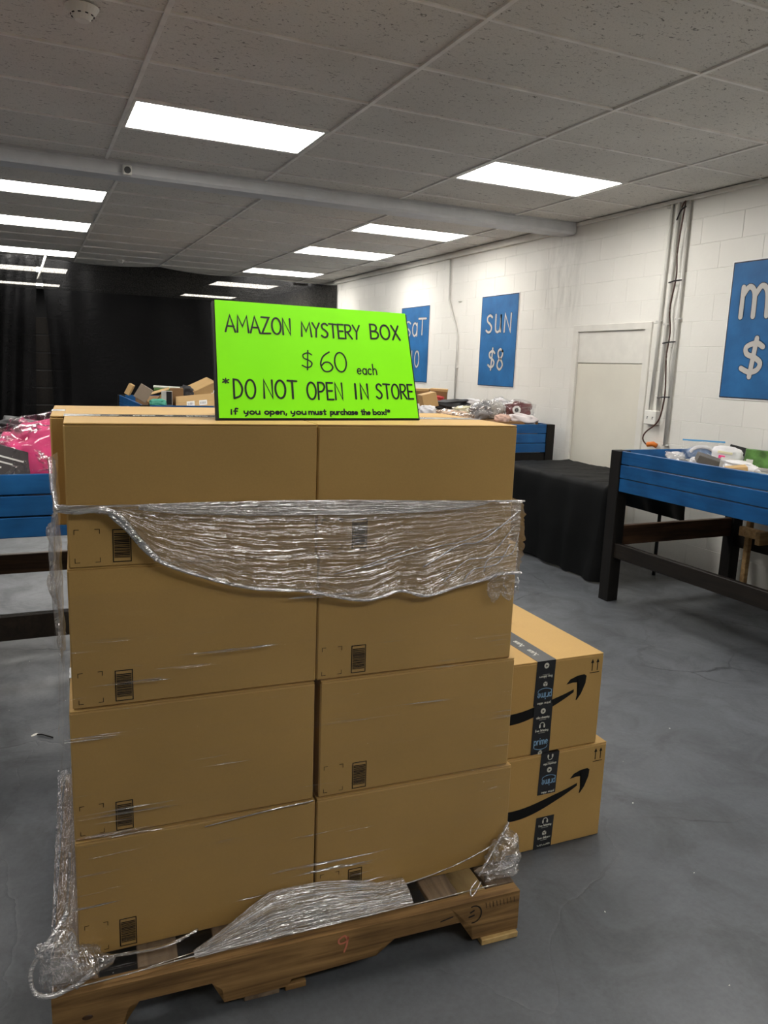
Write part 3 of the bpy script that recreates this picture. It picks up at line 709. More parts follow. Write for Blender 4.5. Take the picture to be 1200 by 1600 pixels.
# ------------------------------------------------------------------ cartons
def print_marks(t, u, z, d=-.0012, s=1.0):
    F = lambda x, y, l: Vector((x, d - l, y))
    bm = bmesh.new(); a, b, c, e = u + .090, u + .130, z + .0, z + .076
    def R_(x0, x1, y0, y1, l=0): bm.faces.new([bm.verts.new(F(x, y, l)) for x, y in ((x0, y0), (x1, y0), (x1, y1), (x0, y1))])
    w = .0022
    R_(a, b, c, c + w); R_(a, b, e - w, e); R_(a, a + w, c, e); R_(b - w, b, c, e)
    y = c + .010; rr = random.Random(3)
    while y < e - .010:
        h = rr.choice([.0012, .0016, .0026]); R_(a + .0035, b - .0035, y, y + h); y += h + rr.choice([.001, .0015])
    done(bm, 'barcode', 'ink_black', t)
    bm = bmesh.new(); w = .0013; L = .011; x0, x1, y0, y1 = u + .010, u + .064, z + .002, z + .078
    for (cx, sx) in ((x0, 1), (x1, -1)):
        for (cy, sy) in ((y0, 1), (y1, -1)):
            R_(*sorted((cx, cx + sx * L)), *sorted((cy, cy + sy * w))); R_(*sorted((cx, cx + sx * w)), *sorted((cy, cy + sy * L)))
    done(bm, 'corner_marks', 'ink_black', t)
def tape_pieces(bm, pts, hw, F):
    pass
def carton(loc, rz, w, d, h, label, marks=True, tape='x', group=None, mat='kraft_cardboard', parent=None):
    t = empty('carton', loc, rz, label=label, cat='box', group=group)
    bm = bmesh.new(); bm_box(bm, 0, w, 0, d, 0, h - .004, .0035)
    # slight bulge of the long faces
    done(bm, 'carton_body', mat, t)
    if tape == 'x':
        F_ = ((0.001, w - .001, .001, d / 2 - .0012), (0.001, w - .001, d / 2 + .0012, d - .001))
    else: F_ = ((0.001, w / 2 - .0012, .001, d - .001), (w / 2 + .0012, w - .001, .001, d - .001))
    for f in F_:
        bm = bmesh.new(); bm_box(bm, *f, h - .0036, h, .0012); done(bm, 'flap', mat, t)
    if tape == 'x':
        bm = bmesh.new(); bm_box(bm, -.0006, w + .0006, d / 2 - .036, d / 2 + .036, h - .0002, h + .0005, 0)
        bm_box(bm, -.0008, -.0001, d / 2 - .036, d / 2 + .036, h - .11, h + .0004, 0); bm_box(bm, w + .0001, w + .0008, d / 2 - .036, d / 2 + .036, h - .11, h + .0004, 0)
        done(bm, 'tape', 'tape_black', t)
        bm = bmesh.new(); k = .03
        while k < w - .06:
            word(bm, 'prime', k, k + .05, d / 2 - .012, d / 2 + .01, .0022, lambda x, y, l: Vector((x, y, h + .0006 + l)), .0003, asc=.9)
            ribbon(bm, arc(k + .085, d / 2, .008, .008, 0, 360, 8), .0035, lambda x, y, l: Vector((x, y, h + .0006 + l)), .0003)
            k += .13
        done(bm, 'tape_print', 'tape_print', t)['kind'] = 'stuff'
    if marks: print_marks(t, .003, .010)
    return t
a0 = Vector((.052, 1.765)); TX = Vector((.9985, -.054)); TN = Vector((.054, .9985)); RZ = math.atan2(-.054, .9985)
def S(u, d, z): p = a0 + TX * u + TN * d; return Vector((p.x, p.y, z))
zs = [(.1415, .311), (.4535, .327), (.7815, .334), (1.1165, .322)]
spec = [  # (left u, width, right u, width, setback)
    (.000, .588, .592, .592, 0.0), (.000, .583, .598, .575, .007), (.008, .578, .588, .572, .013), (.012, .566, .580, .553, .011)]
lay_n = ['bottom layer', 'second layer from the pallet', 'third layer from the pallet', 'top layer']
gapdepth = .478
for k, ((z, h), (lu, lw, ru, rw, sb)) in enumerate(zip(zs, spec)):
    grp = 'large plain cartons stacked on the pallet'
    extra = (', barcode at lower left' if k < 3 else ', half covered by the torn wrap')
    carton(S(lu, sb, z), RZ, lw, gapdepth, h, 'front left carton of the ' + lay_n[k] + extra, group=grp)
    carton(S(ru, sb, z), RZ, rw, gapdepth, h, 'front right carton of the ' + lay_n[k] + extra, group=grp)
    hb = h - (.020 if k == 3 else .0)
    carton(S(lu - (.040 if k == 3 else .0), sb + .486, z), RZ, lw, gapdepth, hb, 'rear left carton of the ' + lay_n[k] + ', behind the front left one', marks=False, group=grp)
    carton(S(ru, sb + .486, z), RZ, rw, gapdepth, hb, 'rear right carton of the ' + lay_n[k] + ', behind the front right one', marks=False, group=grp)

# the two cartons on the floor with the curved arrow
def smile(bm, x0, x1, y0, F):
    """curved arrow whose stroke swells, from the left edge to the tip"""
    n = 26; up = []; lo = []
    for i in range(n + 1):
        f = i / n; x = x0 + (x1 - x0) * f
        yc = y0 + .062 * (f ** 2.3) - .012 * math.sin(PI * min(1, f * 1.4)) * (1 - f)
        th = (.0135 * (1 - f ** 2.6) + .0062) * (.85 + .15 * math.sin(f * PI))
        up.append((x, yc + th)); lo.append((x, yc - th))
    for i in range(n): poly(bm, [lo[i], lo[i + 1], up[i + 1], up[i]], F)
    X, Y = x1, y0 + .062
    hd = [(-.030, .022), (-.018, .036), (.004, .044), (.028, .046), (.036, .040), (.034, .018), (.022, -.012), (.009, -.030), (.005, -.030), (.010, -.006), (.013, .014), (.008, .024), (-.008, .025)]
    vs = [(X + a * 1.2 + .004, Y + b * 1.15) for a, b in hd]; poly(bm, vs, F)
def arrow_carton(loc, rz, w, d, h, label, upper):
    t = empty('arrow_carton', loc, rz, label=label, cat='box', group='cartons with a curved arrow beside the pallet')
    bm = bmesh.new(); bm_box(bm, 0, w, 0, d, 0, h - .005, .0035); done(bm, 'carton_body', 'kraft_cardboard', t)
    for f in ((.001, w / 2 - .0012, .0005, d - .001), (w / 2 + .0012, w - .001, .0005, d - .001)):
        bm = bmesh.new(); bm_box(bm, *f, h - .0042, h, .0014); done(bm, 'flap', 'kraft_cardboard', t)
    F = lambda x, y, l: Vector((x, -.0008 - l, y))
    bm = bmesh.new(); smile(bm, .015, w - .112, h * .44 if upper else h * .43, F); done(bm, 'arrow_print', 'ink_black', t)
    bm = bmesh.new()
    for cx in (w - .045, w - .024):
        ribbon(bm, [(cx, h - .056), (cx, h - .024)], .0017, F); poly(bm, [(cx - .0065, h - .030), (cx + .0065, h - .030), (cx, h - .016)], F)
    ribbon(bm, [(w - .053, h - .064), (w - .016, h - .064)], .0013, F); done(bm, 'upright_mark', 'ink_black', t)
    cx = w / 2 - .012; hw = .0355
    def strip(z0, z1, sk=0.0, l=0.0012):
        bm = bmesh.new(); poly(bm, [(cx - hw - sk, z0), (cx + hw - sk, z0), (cx + hw, z1), (cx - hw, z1)], lambda x, y, q: Vector((x, -l - q, y))); 
        return done(bm, 'tape', 'tape_black', t)
    bm = bmesh.new(); bm_box(bm, cx - hw, cx + hw, -.0012, d, h - .0001, h + .0008, 0); done(bm, 'tape', 'tape_black', t)
    F2 = lambda x, y, l: Vector((x, -.0024 - l, y))
    pr = bmesh.new(); bl = bmesh.new()
    def prime(cy, flip):
        word(bl, 'prime', cx - .026, cx + .026, cy - .009, cy + .011, .0016, F2, 0, asc=.75, flip=flip)
        sg = 1 if flip else -1
        ribbon(bl, [(cx + x, cy + sg * (.021 + .006 * (1 - (x / .024) ** 2)) ) for x in [-.024 + .006 * i for i in range(9)]], .0011, F2)
        ribbon(bl, [(cx + (.024 if not flip else -.024), cy + sg * .021), (cx + (.026 if not flip else -.026), cy + sg * .014)], .0011, F2)
    def disc(cy, r=.0095):
        for q in range(1): ribbon(pr, [(cx, cy), (cx + .0001, cy)], r, F2, caps=16)
        poly2 = bmesh.new(); poly(poly2, [(cx - .003, cy - .0045), (cx - .003, cy + .0045), (cx + .005, cy)], lambda x, y, l: Vector((x, -.0029, y))); done(poly2, 'play_symbol', 'ink_black', t)
    def phones(cy, flip=False):
        sg = -1 if flip else 1
        ribbon(pr, arc(cx, cy, .009, .010 * sg, 0, 180, 10), .0012, F2)
        for q in (-1, 1): ribbon(pr, [(cx + q * .0085, cy), (cx + q * .0085, cy - .006 * sg)], .003, F2)
    def parcel(cy):
        poly(pr, [(cx - .008, cy - .006), (cx, cy - .009), (cx + .008, cy - .006), (cx + .008, cy + .004), (cx, cy + .008), (cx - .008, cy + .004)], F2)
        b_ = bmesh.new(); ribbon(b_, [(cx, cy - .009), (cx, cy + .001), (cx - .008, cy + .004)], .0009, lambda x, y, l: Vector((x, -.0029, y))); ribbon(b_, [(cx, cy + .001), (cx + .008, cy + .004)], .0009, lambda x, y, l: Vector((x, -.0029, y))); done(b_, 'parcel_lines', 'ink_black', t)
    def cap(s, cy, flip=False, s2=True):
        word(pr, s, cx - .025, cx + .025, cy - .003, cy + .004, .0008, F2, 0, .1, asc=.9, flip=flip)
        if s2: ribbon(pr, [(cx - .013, cy + (.008 if flip else -.008)), (cx + .013, cy + (.008 if flip else -.008))], .0005, F2)
    if upper:
        strip(h - .152, h, .004); strip(0.0, h - .15, .0, .0018)
        disc(h - .016); cap('free deliverv', h - .054, True); parcel(h - .078); prime(h - .120, True); cap('prime video', h - .146, True, False)
        disc(h - .172); cap('video streaming', h - .194); phones(h - .222); cap('free listening', h - .240); prime(h - .280, False); parcel(h - .318)
    else:
        strip(h - .148, h, .004); strip(0, .118, .004)
        phones(h - .014, True); cap('streaming video', h - .040, True); disc(h - .060); prime(h - .106, True); cap('prime video', h - .142, True, False)
        phones(.103); cap('free listening', .086); parcel(.058); cap('free deliverv', .040); cap('amin', .012, True, False)
    done(pr, 'tape_print', 'tape_print', t)['kind'] = 'stuff'; done(bl, 'tape_blue_print', 'tape_blue', t)['kind'] = 'stuff'
    top = bmesh.new(); k = .05
    while k < d - .06:
        TF = lambda x, y, l: Vector((cx + y, k + x, h + .0011)); word(top, 'prime', 0, .05, -.010, .008, .0014, TF, 0, asc=.75); k += .085
    done(top, 'tape_print', 'tape_print', t)['kind'] = 'stuff'
    return t
ar = math.atan2(-.012, .384)
arrow_carton((1.305, 1.886, 0), ar, .440, .56, .349, 'lower floor carton with a black curved arrow, its tape cut in two strips', False)
arrow_carton((1.270, 1.892, .3505), ar, .432, .56, .322, 'upper floor carton with a black curved arrow under unbroken tape', True)

# ------------------------------------------------------------------ green sign
BL = Vector((.416, 1.851, 1.4405)); TLv = Vector((.443, 2.018, 1.7315)); BR = Vector((.972, 1.883, 1.4405)); TRv = TLv + (BR - BL)
ux = (BR - BL); uy = (TLv - BL); nn = ux.cross(uy).normalized()
if nn.y > 0: nn = -nn
sg = empty('poster_sign', BL, label='bright green handwritten poster leaning on top of the carton stack', cat='sign')
def SF(x, y, l):   # bilinear, origin at BL
    p = (BL * (1 - x) + BR * x) * (1 - y) + (TLv * (1 - x) + TRv * x) * y
    return p - BL + nn * l
bm = bmesh.new()
def slabq(bm, x0, x1, y0, y1, l0, l1):
    v = [bm.verts.new(SF(x, y, l)) for l in (l0, l1) for x, y in ((x0, y0), (x1, y0), (x1, y1), (x0, y1))]
    for f in ((3, 2, 1, 0), (4, 5, 6, 7), (0, 1, 5, 4), (1, 2, 6, 5), (2, 3, 7, 6), (3, 0, 4, 7)): bm.faces.new([v[i] for i in f])
slabq(bm, 0, 1, .012, 1, .0005, .002); done(bm, 'poster', 'sign_green', sg)
bm = bmesh.new(); slabq(bm, -.012, 1.008, 0, .992, -.011, 0); done(bm, 'backing_board', 'black_plastic', sg)
bm = bmesh.new()
v = [bm.verts.new(p) for p in (SF(.1, .75, -.011), SF(.9, .75, -.011), SF(.9, 0, -.011) + Vector((0, .26, 0.0)), SF(.1, 0, -.011) + Vector((0, .26, 0)))]
bm.faces.new(v); r_ = bmesh.ops.extrude_face_region(bm, geom=bm.faces[:]); bmesh.ops.translate(bm, verts=[q for q in r_['geom'] if isinstance(q, bmesh.types.BMVert)], vec=(0, .006, 0.003)); done(bm, 'prop_flap', 'black_plastic', sg)
Wd, Hd = .556, .338
PF = lambda x, y, l: SF(x / Wd, y / Hd, l + .0025)
def sw(s, u0, u1, v0, v1, hw, asc=1.0, slope=0.0, gap=.16):
    bm = bmesh.new(); word(bm, s, u0 * Wd, u1 * Wd, (1 - v1) * Hd, (1 - v0) * Hd, hw, PF, 0, gap, slope, asc); done(bm, 'lettering', 'ink_black', sg)
sw('AMAZON', .045, .36, .128, .272, .0026, gap=.13); sw('MYSTERY', .415, .725, .15, .278, .0026, gap=.12); sw('BOX', .785, .95, .13, .265, .0028, gap=.16)
sw('$', .405, .462, .405, .575, .0019); sw('60', .50, .635, .41, .585, .0022, gap=.1); sw('each', .69, .795, .515, .60, .0018, .9)
sw('*', .022, .05, .66, .75, .0018); sw('DO', .07, .17, .675, .83, .0026, gap=.2); sw('NOT', .21, .37, .675, .825, .0028); sw('OPEN', .42, .60, .685, .83, .0026); sw('IN', .665, .735, .69, .82, .003, gap=.3); sw('STORE', .78, .985, .685, .815, .0026)
for s, a, b in (('if', .053, .083), ('you', .113, .185), ('open,', .208, .312), ('you', .333, .405), ('must', .42, .505), ('purchase', .528, .668), ('the', .688, .735), ('box!*', .752, .842)):
    sw(s, a, b, .915, .958, .0020, .95)

# ------------------------------------------------------------------ stretch wrap
def interp(tab, x):
    for (a, b), (c, d) in zip(tab, tab[1:]):
        if x <= c:
            f = (x - a) / (c - a) if c > a else 0; f = max(0, min(1, f)); return b + (d - b) * f
    return tab[-1][1]
HEM = [(-.006, 1.252), (.06, 1.247), (.099, 1.24), (.137, 1.201), (.198, 1.131), (.319, 1.077), (.425, 1.046), (.553, 1.030), (.653, 1.003), (.721, .995), (.799, 1.012), (.877, .993), (.977, 1.014), (1.035, 1.023), (1.093, 1.038), (1.16, 1.035)]
TOPL = [(-.006, 1.262), (.099, 1.258), (.321, 1.258), (.581, 1.255), (.836, 1.246), (1.16, 1.236)]
w1 = empty('stretch_wrap', S(.55, 0, 1.13), label='torn sheet of clear wrap sagging across the upper cartons', cat='plastic wrap'); W1 = w1.location.copy()
def fanq(s, v):
    k = max(0, s - .42); return v * (1 + .9 * k * k + .7 * k)
def film1(s, v):
    u = -.006 + 1.155 * s; zt = interp(TOPL, u); zb = interp(HEM, u); z = zt + (zb - zt) * v
    q = fanq(s, v); wr = .010 * abs(N3(s * 3, q * 11, 1)) + .0055 * abs(N3(s * 6 + 4, q * 25 - s * 1.5, 5)) + .0022 * abs(N3(s * 16, v * 40, 9))
    roll = .014 * math.exp(-((v - 1) / .05) ** 2) + .008 * math.exp(-(v / .05) ** 2)
    amp = min(1, .3 + (zt - zb) * 6)
    d = -.004 - abs(wr) * amp - roll
    if u > 1.10: d -= .006 * (u - 1.10) / .05 * abs(N3(v * 14, 3))
    return S(u, d, z + .003 * N3(s * 40, v * 5, 2)) - W1
grid('front_sheet', 'film_wrap', film1, 260, 90, w1, lambda s, v: (s, fanq(s, v)))
def topband(s, v):
    u = .16 + .92 * s; zt = interp(TOPL, u); w = .034 * math.sin(PI * min(1, s * 1.02 + .02)) ** .5
    return S(u, -.019 - .004 * abs(N3(s * 5, v * 6)) , zt + .001 - w * v + .002 * N3(s * 20, v * 3)) - W1
grid('gathered_top_band', 'film_bunch', topband, 160, 14, w1, lambda s, v: (s * 1.4, v * .3))
def rope(name, pts, r, par, org, seed=0, mat='film_bunch'):
    P = catmull([Vector(p) for p in pts], 8)
    bm = bmesh.new(); bm_tube(bm, [p - org for p in P], r, 8, lambda f: .7 + .5 * abs(N3(f * 14 + seed, 1)) + .3)
    o = done(bm, name, mat, par, True); ul = o.data.uv_layers.new(name='UVMap')
    for l in o.data.loops:
        c = o.data.vertices[l.vertex_index].co; ul.data[l.index].uv = (c.x * .8, c.z * 2 + c.y * 3)
    return o
rope('rolled_hem', [S(u, -.015, z + .002) for u, z in HEM[2:]], .0045, w1, W1)
rope('twisted_strand', [S(-.008, -.004, 1.255), S(.03, -.01, 1.250), S(.08, -.012, 1.252), S(.12, -.014, 1.235), S(.16, -.014, 1.18), S(.2, -.014, 1.132)], .0075, w1, W1, 4)
rope('top_roll', [S(u, -.006, z) for u, z in TOPL], .0028, w1, W1, 2)
for k, (ua, za, ub, zb_, r) in enumerate(((1.14, 1.21, .86, 1.075, .0022), (1.13, 1.17, .92, 1.03, .0016), (1.14, 1.19, .76, 1.10, .0013), (1.12, 1.12, .98, 1.03, .0018), (1.145, 1.15, 1.04, 1.05, .0014), (.62, 1.07, .84, 1.13, .0016))):
    mu = (ua + ub) / 2; mz = (za + zb_) / 2 - .012
    rope('film_crease', [S(ua, -.012, za), S(mu + .03, -.017, mz + .006), S(mu - .04, -.019, mz - .004), S(ub, -.02, zb_)], r, w1, W1, k + 20)
def side1(s, v):   # wraps the right side of the stack
    d = -.008 + .9 * s; z = interp([(0, 1.236), (1, 1.22)], s) * (1 - v) + (1.03 + .03 * math.sin(s * 9)) * v
    return S(1.152 + .012 * abs(N3(s * 9, v * 9)) + .012 * math.sin(v * PI) + .006 * N3(s * 30, v * 30), d, z) - W1
grid('side_sheet', 'film_wrap', side1, 60, 40, w1)
def fringe(s, v):
    u = 1.055 + .10 * s; z = 1.035 - (.045 + .03 * abs(math.sin(s * 7))) * v
    return S(u + .01 * N3(s * 9, v * 4), -.012 - .01 * N3(s * 12, v * 6, 4) - .006 * v, z) - W1
grid('fringe', 'film_crumple', fringe, 30, 16, w1)
def knotside(s, v):  # loose film gathered at the left corner
    z = 1.36 - .48 * v; wd = .008 + .026 * (math.sin(v * PI) ** 2) * (.6 + .4 * math.sin(v * 23)) * (0.35 if .25 < v < .33 else 1)
    return S(-.004 - wd * math.sin(s * PI) - .004 * N3(s * 8, v * 12), -.004 + .16 * s + .02 * N3(v * 9, s * 5, 2), z) - W1
grid('corner_gather', 'film_crumple', knotside, 24, 90, w1)
rope('corner_strand', [S(-.022, .2, 1.34), S(-.014, .08, 1.29), S(-.008, -.004, 1.256), S(-.018, .01, 1.2), S(-.022, .03, 1.12), S(-.018, .04, 1.02), S(-.012, .03, .93)], .006, w1, W1, 7, 'film_crumple')

w2 = empty('stretch_wrap', S(.55, 0, .14), label='clear wrap tight around the lower cartons and bunched on the pallet edge', cat='plastic wrap'); W2 = w2.location.copy()
def film2(s, v):
    z = 1.06 - .895 * v; u = -.012 + (interp([(.14, 1.200), (.45, 1.188), (.46, 1.177), (.78, 1.174), (.79, 1.164), (1.2, 1.162)], z)) * s
    wr = .0025 * N3(s * 4, v * 16) + .0016 * N3(s * 10, v * 40, 3)
    if v < .25 and s < .5: z = z
    return S(u, -.0055 - abs(wr), z) - W2
grid('front_sheet', 'film_thin', film2, 120, 90, w2)
def side2(s, v):
    z = 1.08 - .90 * v
    return S(-.014 - .010 * abs(N3(s * 5, v * 9)) - .014 * math.sin(v * PI) * (.6 + .4 * N3(v * 11, 2)), -.004 + .96 * s, z) - W2
grid('side_sheet', 'film_thin', side2, 40, 70, w2)
def bunch(s, v):
    u = .26 + .585 * s; top = .160 + .062 * math.sin(PI * min(1, s * 1.15)) ** .7 * (1 - .3 * s) + .01 * s
    a = Vector((u, -.006, top)); b = Vector((u, -.092, .1445))
    if s < .35: a = a.lerp(b, (.35 - s) / .35 * .75)
    p = a.lerp(b, v); bul = .010 * math.sin(v * PI)
    r = .004 * abs(N3(s * 4, v * 12, 2)) + .0015 * N3(s * 9, v * 30, 7)
    pd = -.092 if False else p.y
    return S(p.x, pd - bul * .4, p.z + bul + r) - W2
grid('bunched_band', 'film_bunch', bunch, 220, 60, w2)
def lm(s, v):   # over the left margin of the pallet
    return S(-.004 - .062 * v, -.06 + 1.0 * s, .1475 + .004 * abs(N3(s * 12, v * 5)) + .035 * (1 - v) ** 3 + .003 * N3(s * 30, v * 12)) - W2
grid('margin_sheet', 'film_crumple', lm, 90, 20, w2)
def fm(s, v):   # over the front margin of the pallet
    return S(-.03 + 1.2 * s, -.004 - .092 * v, .146 + .012 * (1 - v) ** 2 + .002 * abs(N3(s * 18, v * 6))) - W2
grid('front_margin_sheet', 'film_thin', fm, 120, 12, w2)
for k, pp in enumerate([
    [S(-.05, -.095, .147), S(.1, -.094, .149), S(.3, -.09, .151), S(.62, -.094, .149), S(1.1, -.094, .149)],
    [S(.55, -.03, .165), S(.75, -.035, .165), S(.95, -.02, .17), S(1.12, -.008, .205), S(1.185, -.006, .255)],
    [S(.02, -.02, .155), S(.1, -.03, .152), S(.2, -.035, .152), S(.28, -.012, .158)],
    [S(.15, -.09, .15), S(.35, -.07, .155), S(.5, -.04, .16)],
    [S(.3, -.007, .44), S(.45, -.007, .452), S(.58, -.008, .458)]]):
    rope('film_edge', pp, (.0016, .0018, .004, .0012, .0016)[k], w2, W2, k)
def crump(par, org, c, size, seed, amp=.5, rot=(0, 0, 0), mat='film_crumple'):
    o = blob('crumpled_tuft', mat, size, seed, amp * .55, 1.7, .9, 4, par, c - org, rot, uv=True); return o
crump(w2, W2, S(-.045, -.07, .205), (.10, .07, .13), 3, .55)
crump(w2, W2, S(.0, -.05, .17), (.12, .08, .06), 8, .6)
crump(w2, W2, S(1.16, -.035, .195), (.10, .07, .11), 12, .6)
crump(w2, W2, S(1.13, -.06, .165), (.13, .05, .04), 22, .6)
rope('loose_loop', [S(-.02, -.03, .30), S(-.06, -.06, .26), S(-.10, -.08, .21), S(-.095, -.10, .165), S(-.06, -.105, .15), S(-.01, -.09, .148)], .0055, w2, W2, 9)
rope('loose_loop', [S(.035, -.08, .15), S(.03, -.085, .165), S(.01, -.09, .16), S(-.01, -.095, .148)], .006, w2, W2, 5)
rope('loose_loop', [S(1.05, -.07, .155), S(1.02, -.09, .15), S(1.015, -.105, .14), S(1.03, -.1, .145), S(1.06, -.075, .152)], .0022, w2, W2, 5)
rope('loose_strand', [S(1.06, -.06, .16), S(1.10, -.045, .20), S(1.15, -.02, .24), S(1.18, -.01, .275)], .004, w2, W2, 3)
rope('loose_strand', [S(-.01, -.01, .44), S(-.014, -.012, .39), S(-.02, -.02, .33), S(-.03, -.04, .27)], .004, w2, W2, 6, 'film_crumple')

# ------------------------------------------------------------------ goods in the bins
CAMP = Vector((0, 0, 1.58))
def face(x, y): return math.atan2(-x, -y) * -1 + 0  # yaw so that local -Y looks at the entrance corner
def yaw(x, y): return math.atan2(y, x) - PI / 2
def gcarton(name, label, c, size, mat, rot, cat='box', group=None, extra=None):
    t = empty(name, c, label=label, cat=cat, group=group); t.rotation_euler = rot
    w, d, h = size; bm = bmesh.new(); bm_box(bm, -w / 2, w / 2, -d / 2, d / 2, -h / 2, h / 2 - .003, .003); done(bm, 'body', mat, t)
    if extra == 'plain': return t
    bm = bmesh.new(); bm_box(bm, -w / 2 + .001, w / 2 - .001, -d / 2 + .001, -.001, h / 2 - .0025, h / 2, .001); done(bm, 'flap', mat, t)
    bm = bmesh.new(); bm_box(bm, -w / 2 + .001, w / 2 - .001, .001, d / 2 - .001, h / 2 - .0025, h / 2, .001); done(bm, 'flap', mat, t)
    if extra == 'label':
        for ox, ww in ((-w * .12, w * .2), (w * .2, w * .2)):
            bm = bmesh.new(); bm_box(bm, ox - ww / 2, ox + ww / 2, -d / 2 + d * .2, -d / 2 + d * .55, h / 2, h / 2 + .001, 0); done(bm, 'paper_label', 'paper_white', t)
            bm = bmesh.new()
            for q in range(5): bm_box(bm, ox - ww * .35 + q * ww * .15, ox - ww * .3 + q * ww * .15, -d / 2 + d * .28, -d / 2 + d * .45, h / 2 + .0008, h / 2 + .0015, 0)
            done(bm, 'label_print', 'ink_faded', t)
    elif extra == 'shoe':
        bm = bmesh.new(); bm_box(bm, -w / 2 - .004, w / 2 + .004, -d / 2 - .004, d / 2 + .004, h / 2 - .025, h / 2 + .003, .002); done(bm, 'lid', 'tan_cardboard', t)
    elif extra == 'tape':
        bm = bmesh.new(); bm_box(bm, -w / 2, w / 2, -.025, .025, h / 2, h / 2 + .001, 0); done(bm, 'tape', 'tan_cardboard', t)
    return t
def bag(name, label, c, size, mat, seed, rot=(0, 0, 0), cat='bag', amp=.22, film=None, group=None, square=.7):
    t = empty(name, c, label=label, cat=cat, group=group); t.rotation_euler = rot
    if film: blob('contents', mat, [s * .86 for s in size], seed, amp, 2.2, square, 4, t); blob('plastic', film if isinstance(film, str) else 'glossy_bag', size, seed, amp * 1.2, 2.4, square, 4, t, uv=True)
    else: blob('body', mat, size, seed, amp, 2.4, square, 4, t)
    return t
gp = 'parcels piled in the middle bin'
Y4 = yaw(1.5, 9.2)
gcarton('small_parcel', 'small tan carton tipped up at the left end of the parcel pile', (1.215, 10.6, 1.175), (.065, .07, .15), 'tan_cardboard', (0, .5, Y4 - .3), group=gp, extra='plain')
gcarton('parcel', 'tilted grey brown parcel with white print, left end of the pile', (1.19, 9.1, 1.19), (.15, .10, .165), 'grey_cardboard', (0, .55, Y4), group=gp, extra='label')
me_ = empty('kraft_mailer', (1.36, 9.15, 1.14), label='folded open kraft mailer beside the tilted parcel', cat='envelope', group=gp); me_.rotation_euler = (0, 0, Y4)
for k, (x0, z0, x1, z1) in enumerate(((-.16, -.02, -.06, -.09), (-.06, -.09, .02, .01), (.02, .01, .14, .05), (-.10, .03, .12, .10))):
    bm = bmesh.new()
    A, B = Vector((x0, 0, z0)), Vector((x1, 0, z1)); q = Vector((0, .14, .02)); n_ = Vector((0, 0, -.006))
    v = [bm.verts.new(p) for p in (A, B, B + q, A + q, A + n_, B + n_, B + q + n_, A + q + n_)]
    for f in ((0, 1, 2, 3), (7, 6, 5, 4), (0, 4, 5, 1), (1, 5, 6, 2), (2, 6, 7, 3), (3, 7, 4, 0)): bm.faces.new([v[i] for i in f])
    done(bm, 'fold', 'tan_cardboard', me_)
bag('poly_mailer', 'small teal mailer in the parcel pile above the blue boards', (1.33, 9.0, 1.09), (.19, .12, .09), 'teal_mailer', 4, (0, 0, Y4), 'envelope', .12, group=gp)
gcarton('paper_pack', 'flat white pack lying along the top of the parcel pile', (1.56, 9.5, 1.25), (.40, .18, .022), 'paper_white', (0, .03, Y4), 'package', gp, 'plain')
gcarton('green_pack', 'flat green pack under the white one in the parcel pile', (1.45, 9.4, 1.225), (.2, .14, .03), 'green_card', (0, 0, Y4), 'package', gp, 'plain')
t_ = gcarton('striped_box', 'upright pale grey box with a black face in the parcel pile', (1.44, 9.05, 1.12), (.12, .10, .21), 'light_grey_card', (0, 0, Y4), group=gp, extra='plain')
bm = bmesh.new(); bm_box(bm, -.005, .055, -.054, -.0505, -.05, .1, .001); done(bm, 'black_face', 'black_plastic', t_)
gcarton('parcel', 'upright brown carton right of the grey and black box', (1.575, 9.2, 1.17), (.15, .10, .17), 'brown_cardboard', (0, 0, Y4), group=gp, extra='plain')
bag('black_pouch', 'black crumpled pouch between the upright and the slanted carton', (1.72, 9.35, 1.17), (.16, .14, .20), 'dark_fabric', 6, (0, 0, Y4), group=gp)
gcarton('parcel', 'slanted tan carton at the top right of the parcel pile', (1.90, 9.45, 1.23), (.34, .22, .13), 'tan_cardboard', (.25, -.42, Y4 + .35), group=gp, extra='tape')
gcarton('parcel', 'flat tan carton with two white labels at the front of the pile', (1.76, 9.02, 1.08), (.44, .22, .085), 'tan_cardboard', (.75, -.12, Y4 - .1), group=gp, extra='label')
bag('white_pouch', 'white padded pouch at the right end of the parcel pile', (2.03, 9.2, 1.12), (.10, .12, .2), 'soft_white', 9, (0, 0, Y4), group=gp)
gcarton('parcel', 'large carton lying under the other parcels of the middle bin', (1.72, 9.9, 1.0), (.9, 1.2, .2), 'brown_cardboard', (0, 0, 0), group=gp)
gcarton('parcel', 'low carton under the mailer at the front of the middle bin', (1.72, 9.05, .95), (.9, .25, .12), 'grey_cardboard', (0, 0, 0), group=gp)

gr = 'goods heaped in the bin by the wall'; Y2 = yaw(4.2, 7)
gcarton('shoe_box', 'dark brown shoe box, nearer the green sign of the two in the wall bin', (4.06, 7.8, 1.270), (.16, .28, .16), 'brown_cardboard', (0, 0, Y2), group=gr, extra='shoe')
gcarton('shoe_box', 'dark brown shoe box with tan lid nearest the wall sign', (4.25, 7.75, 1.285), (.185, .28, .14), 'brown_cardboard', (0, .03, Y2), group=gr, extra='shoe')
gcarton('shoe_box', 'orange brown carton tilted in front of the shoe boxes', (3.9, 7.35, 1.245), (.16, .2, .15), 'tan_cardboard', (0, -.25, Y2 + .3), group=gr, extra='tape')
bag('red_pouch', 'dark red pouch beside the orange brown carton', (4.12, 7.55, 1.240), (.16, .12, .08), 'red_plastic', 2, (0, 0, Y2), group=gr)
bag('black_bag', 'flat black bag on the heap below the bent conduit', (4.15, 7.3, 1.205), (.40, .26, .10), 'dark_fabric', 5, (0, -.08, Y2), group=gr, film=None)
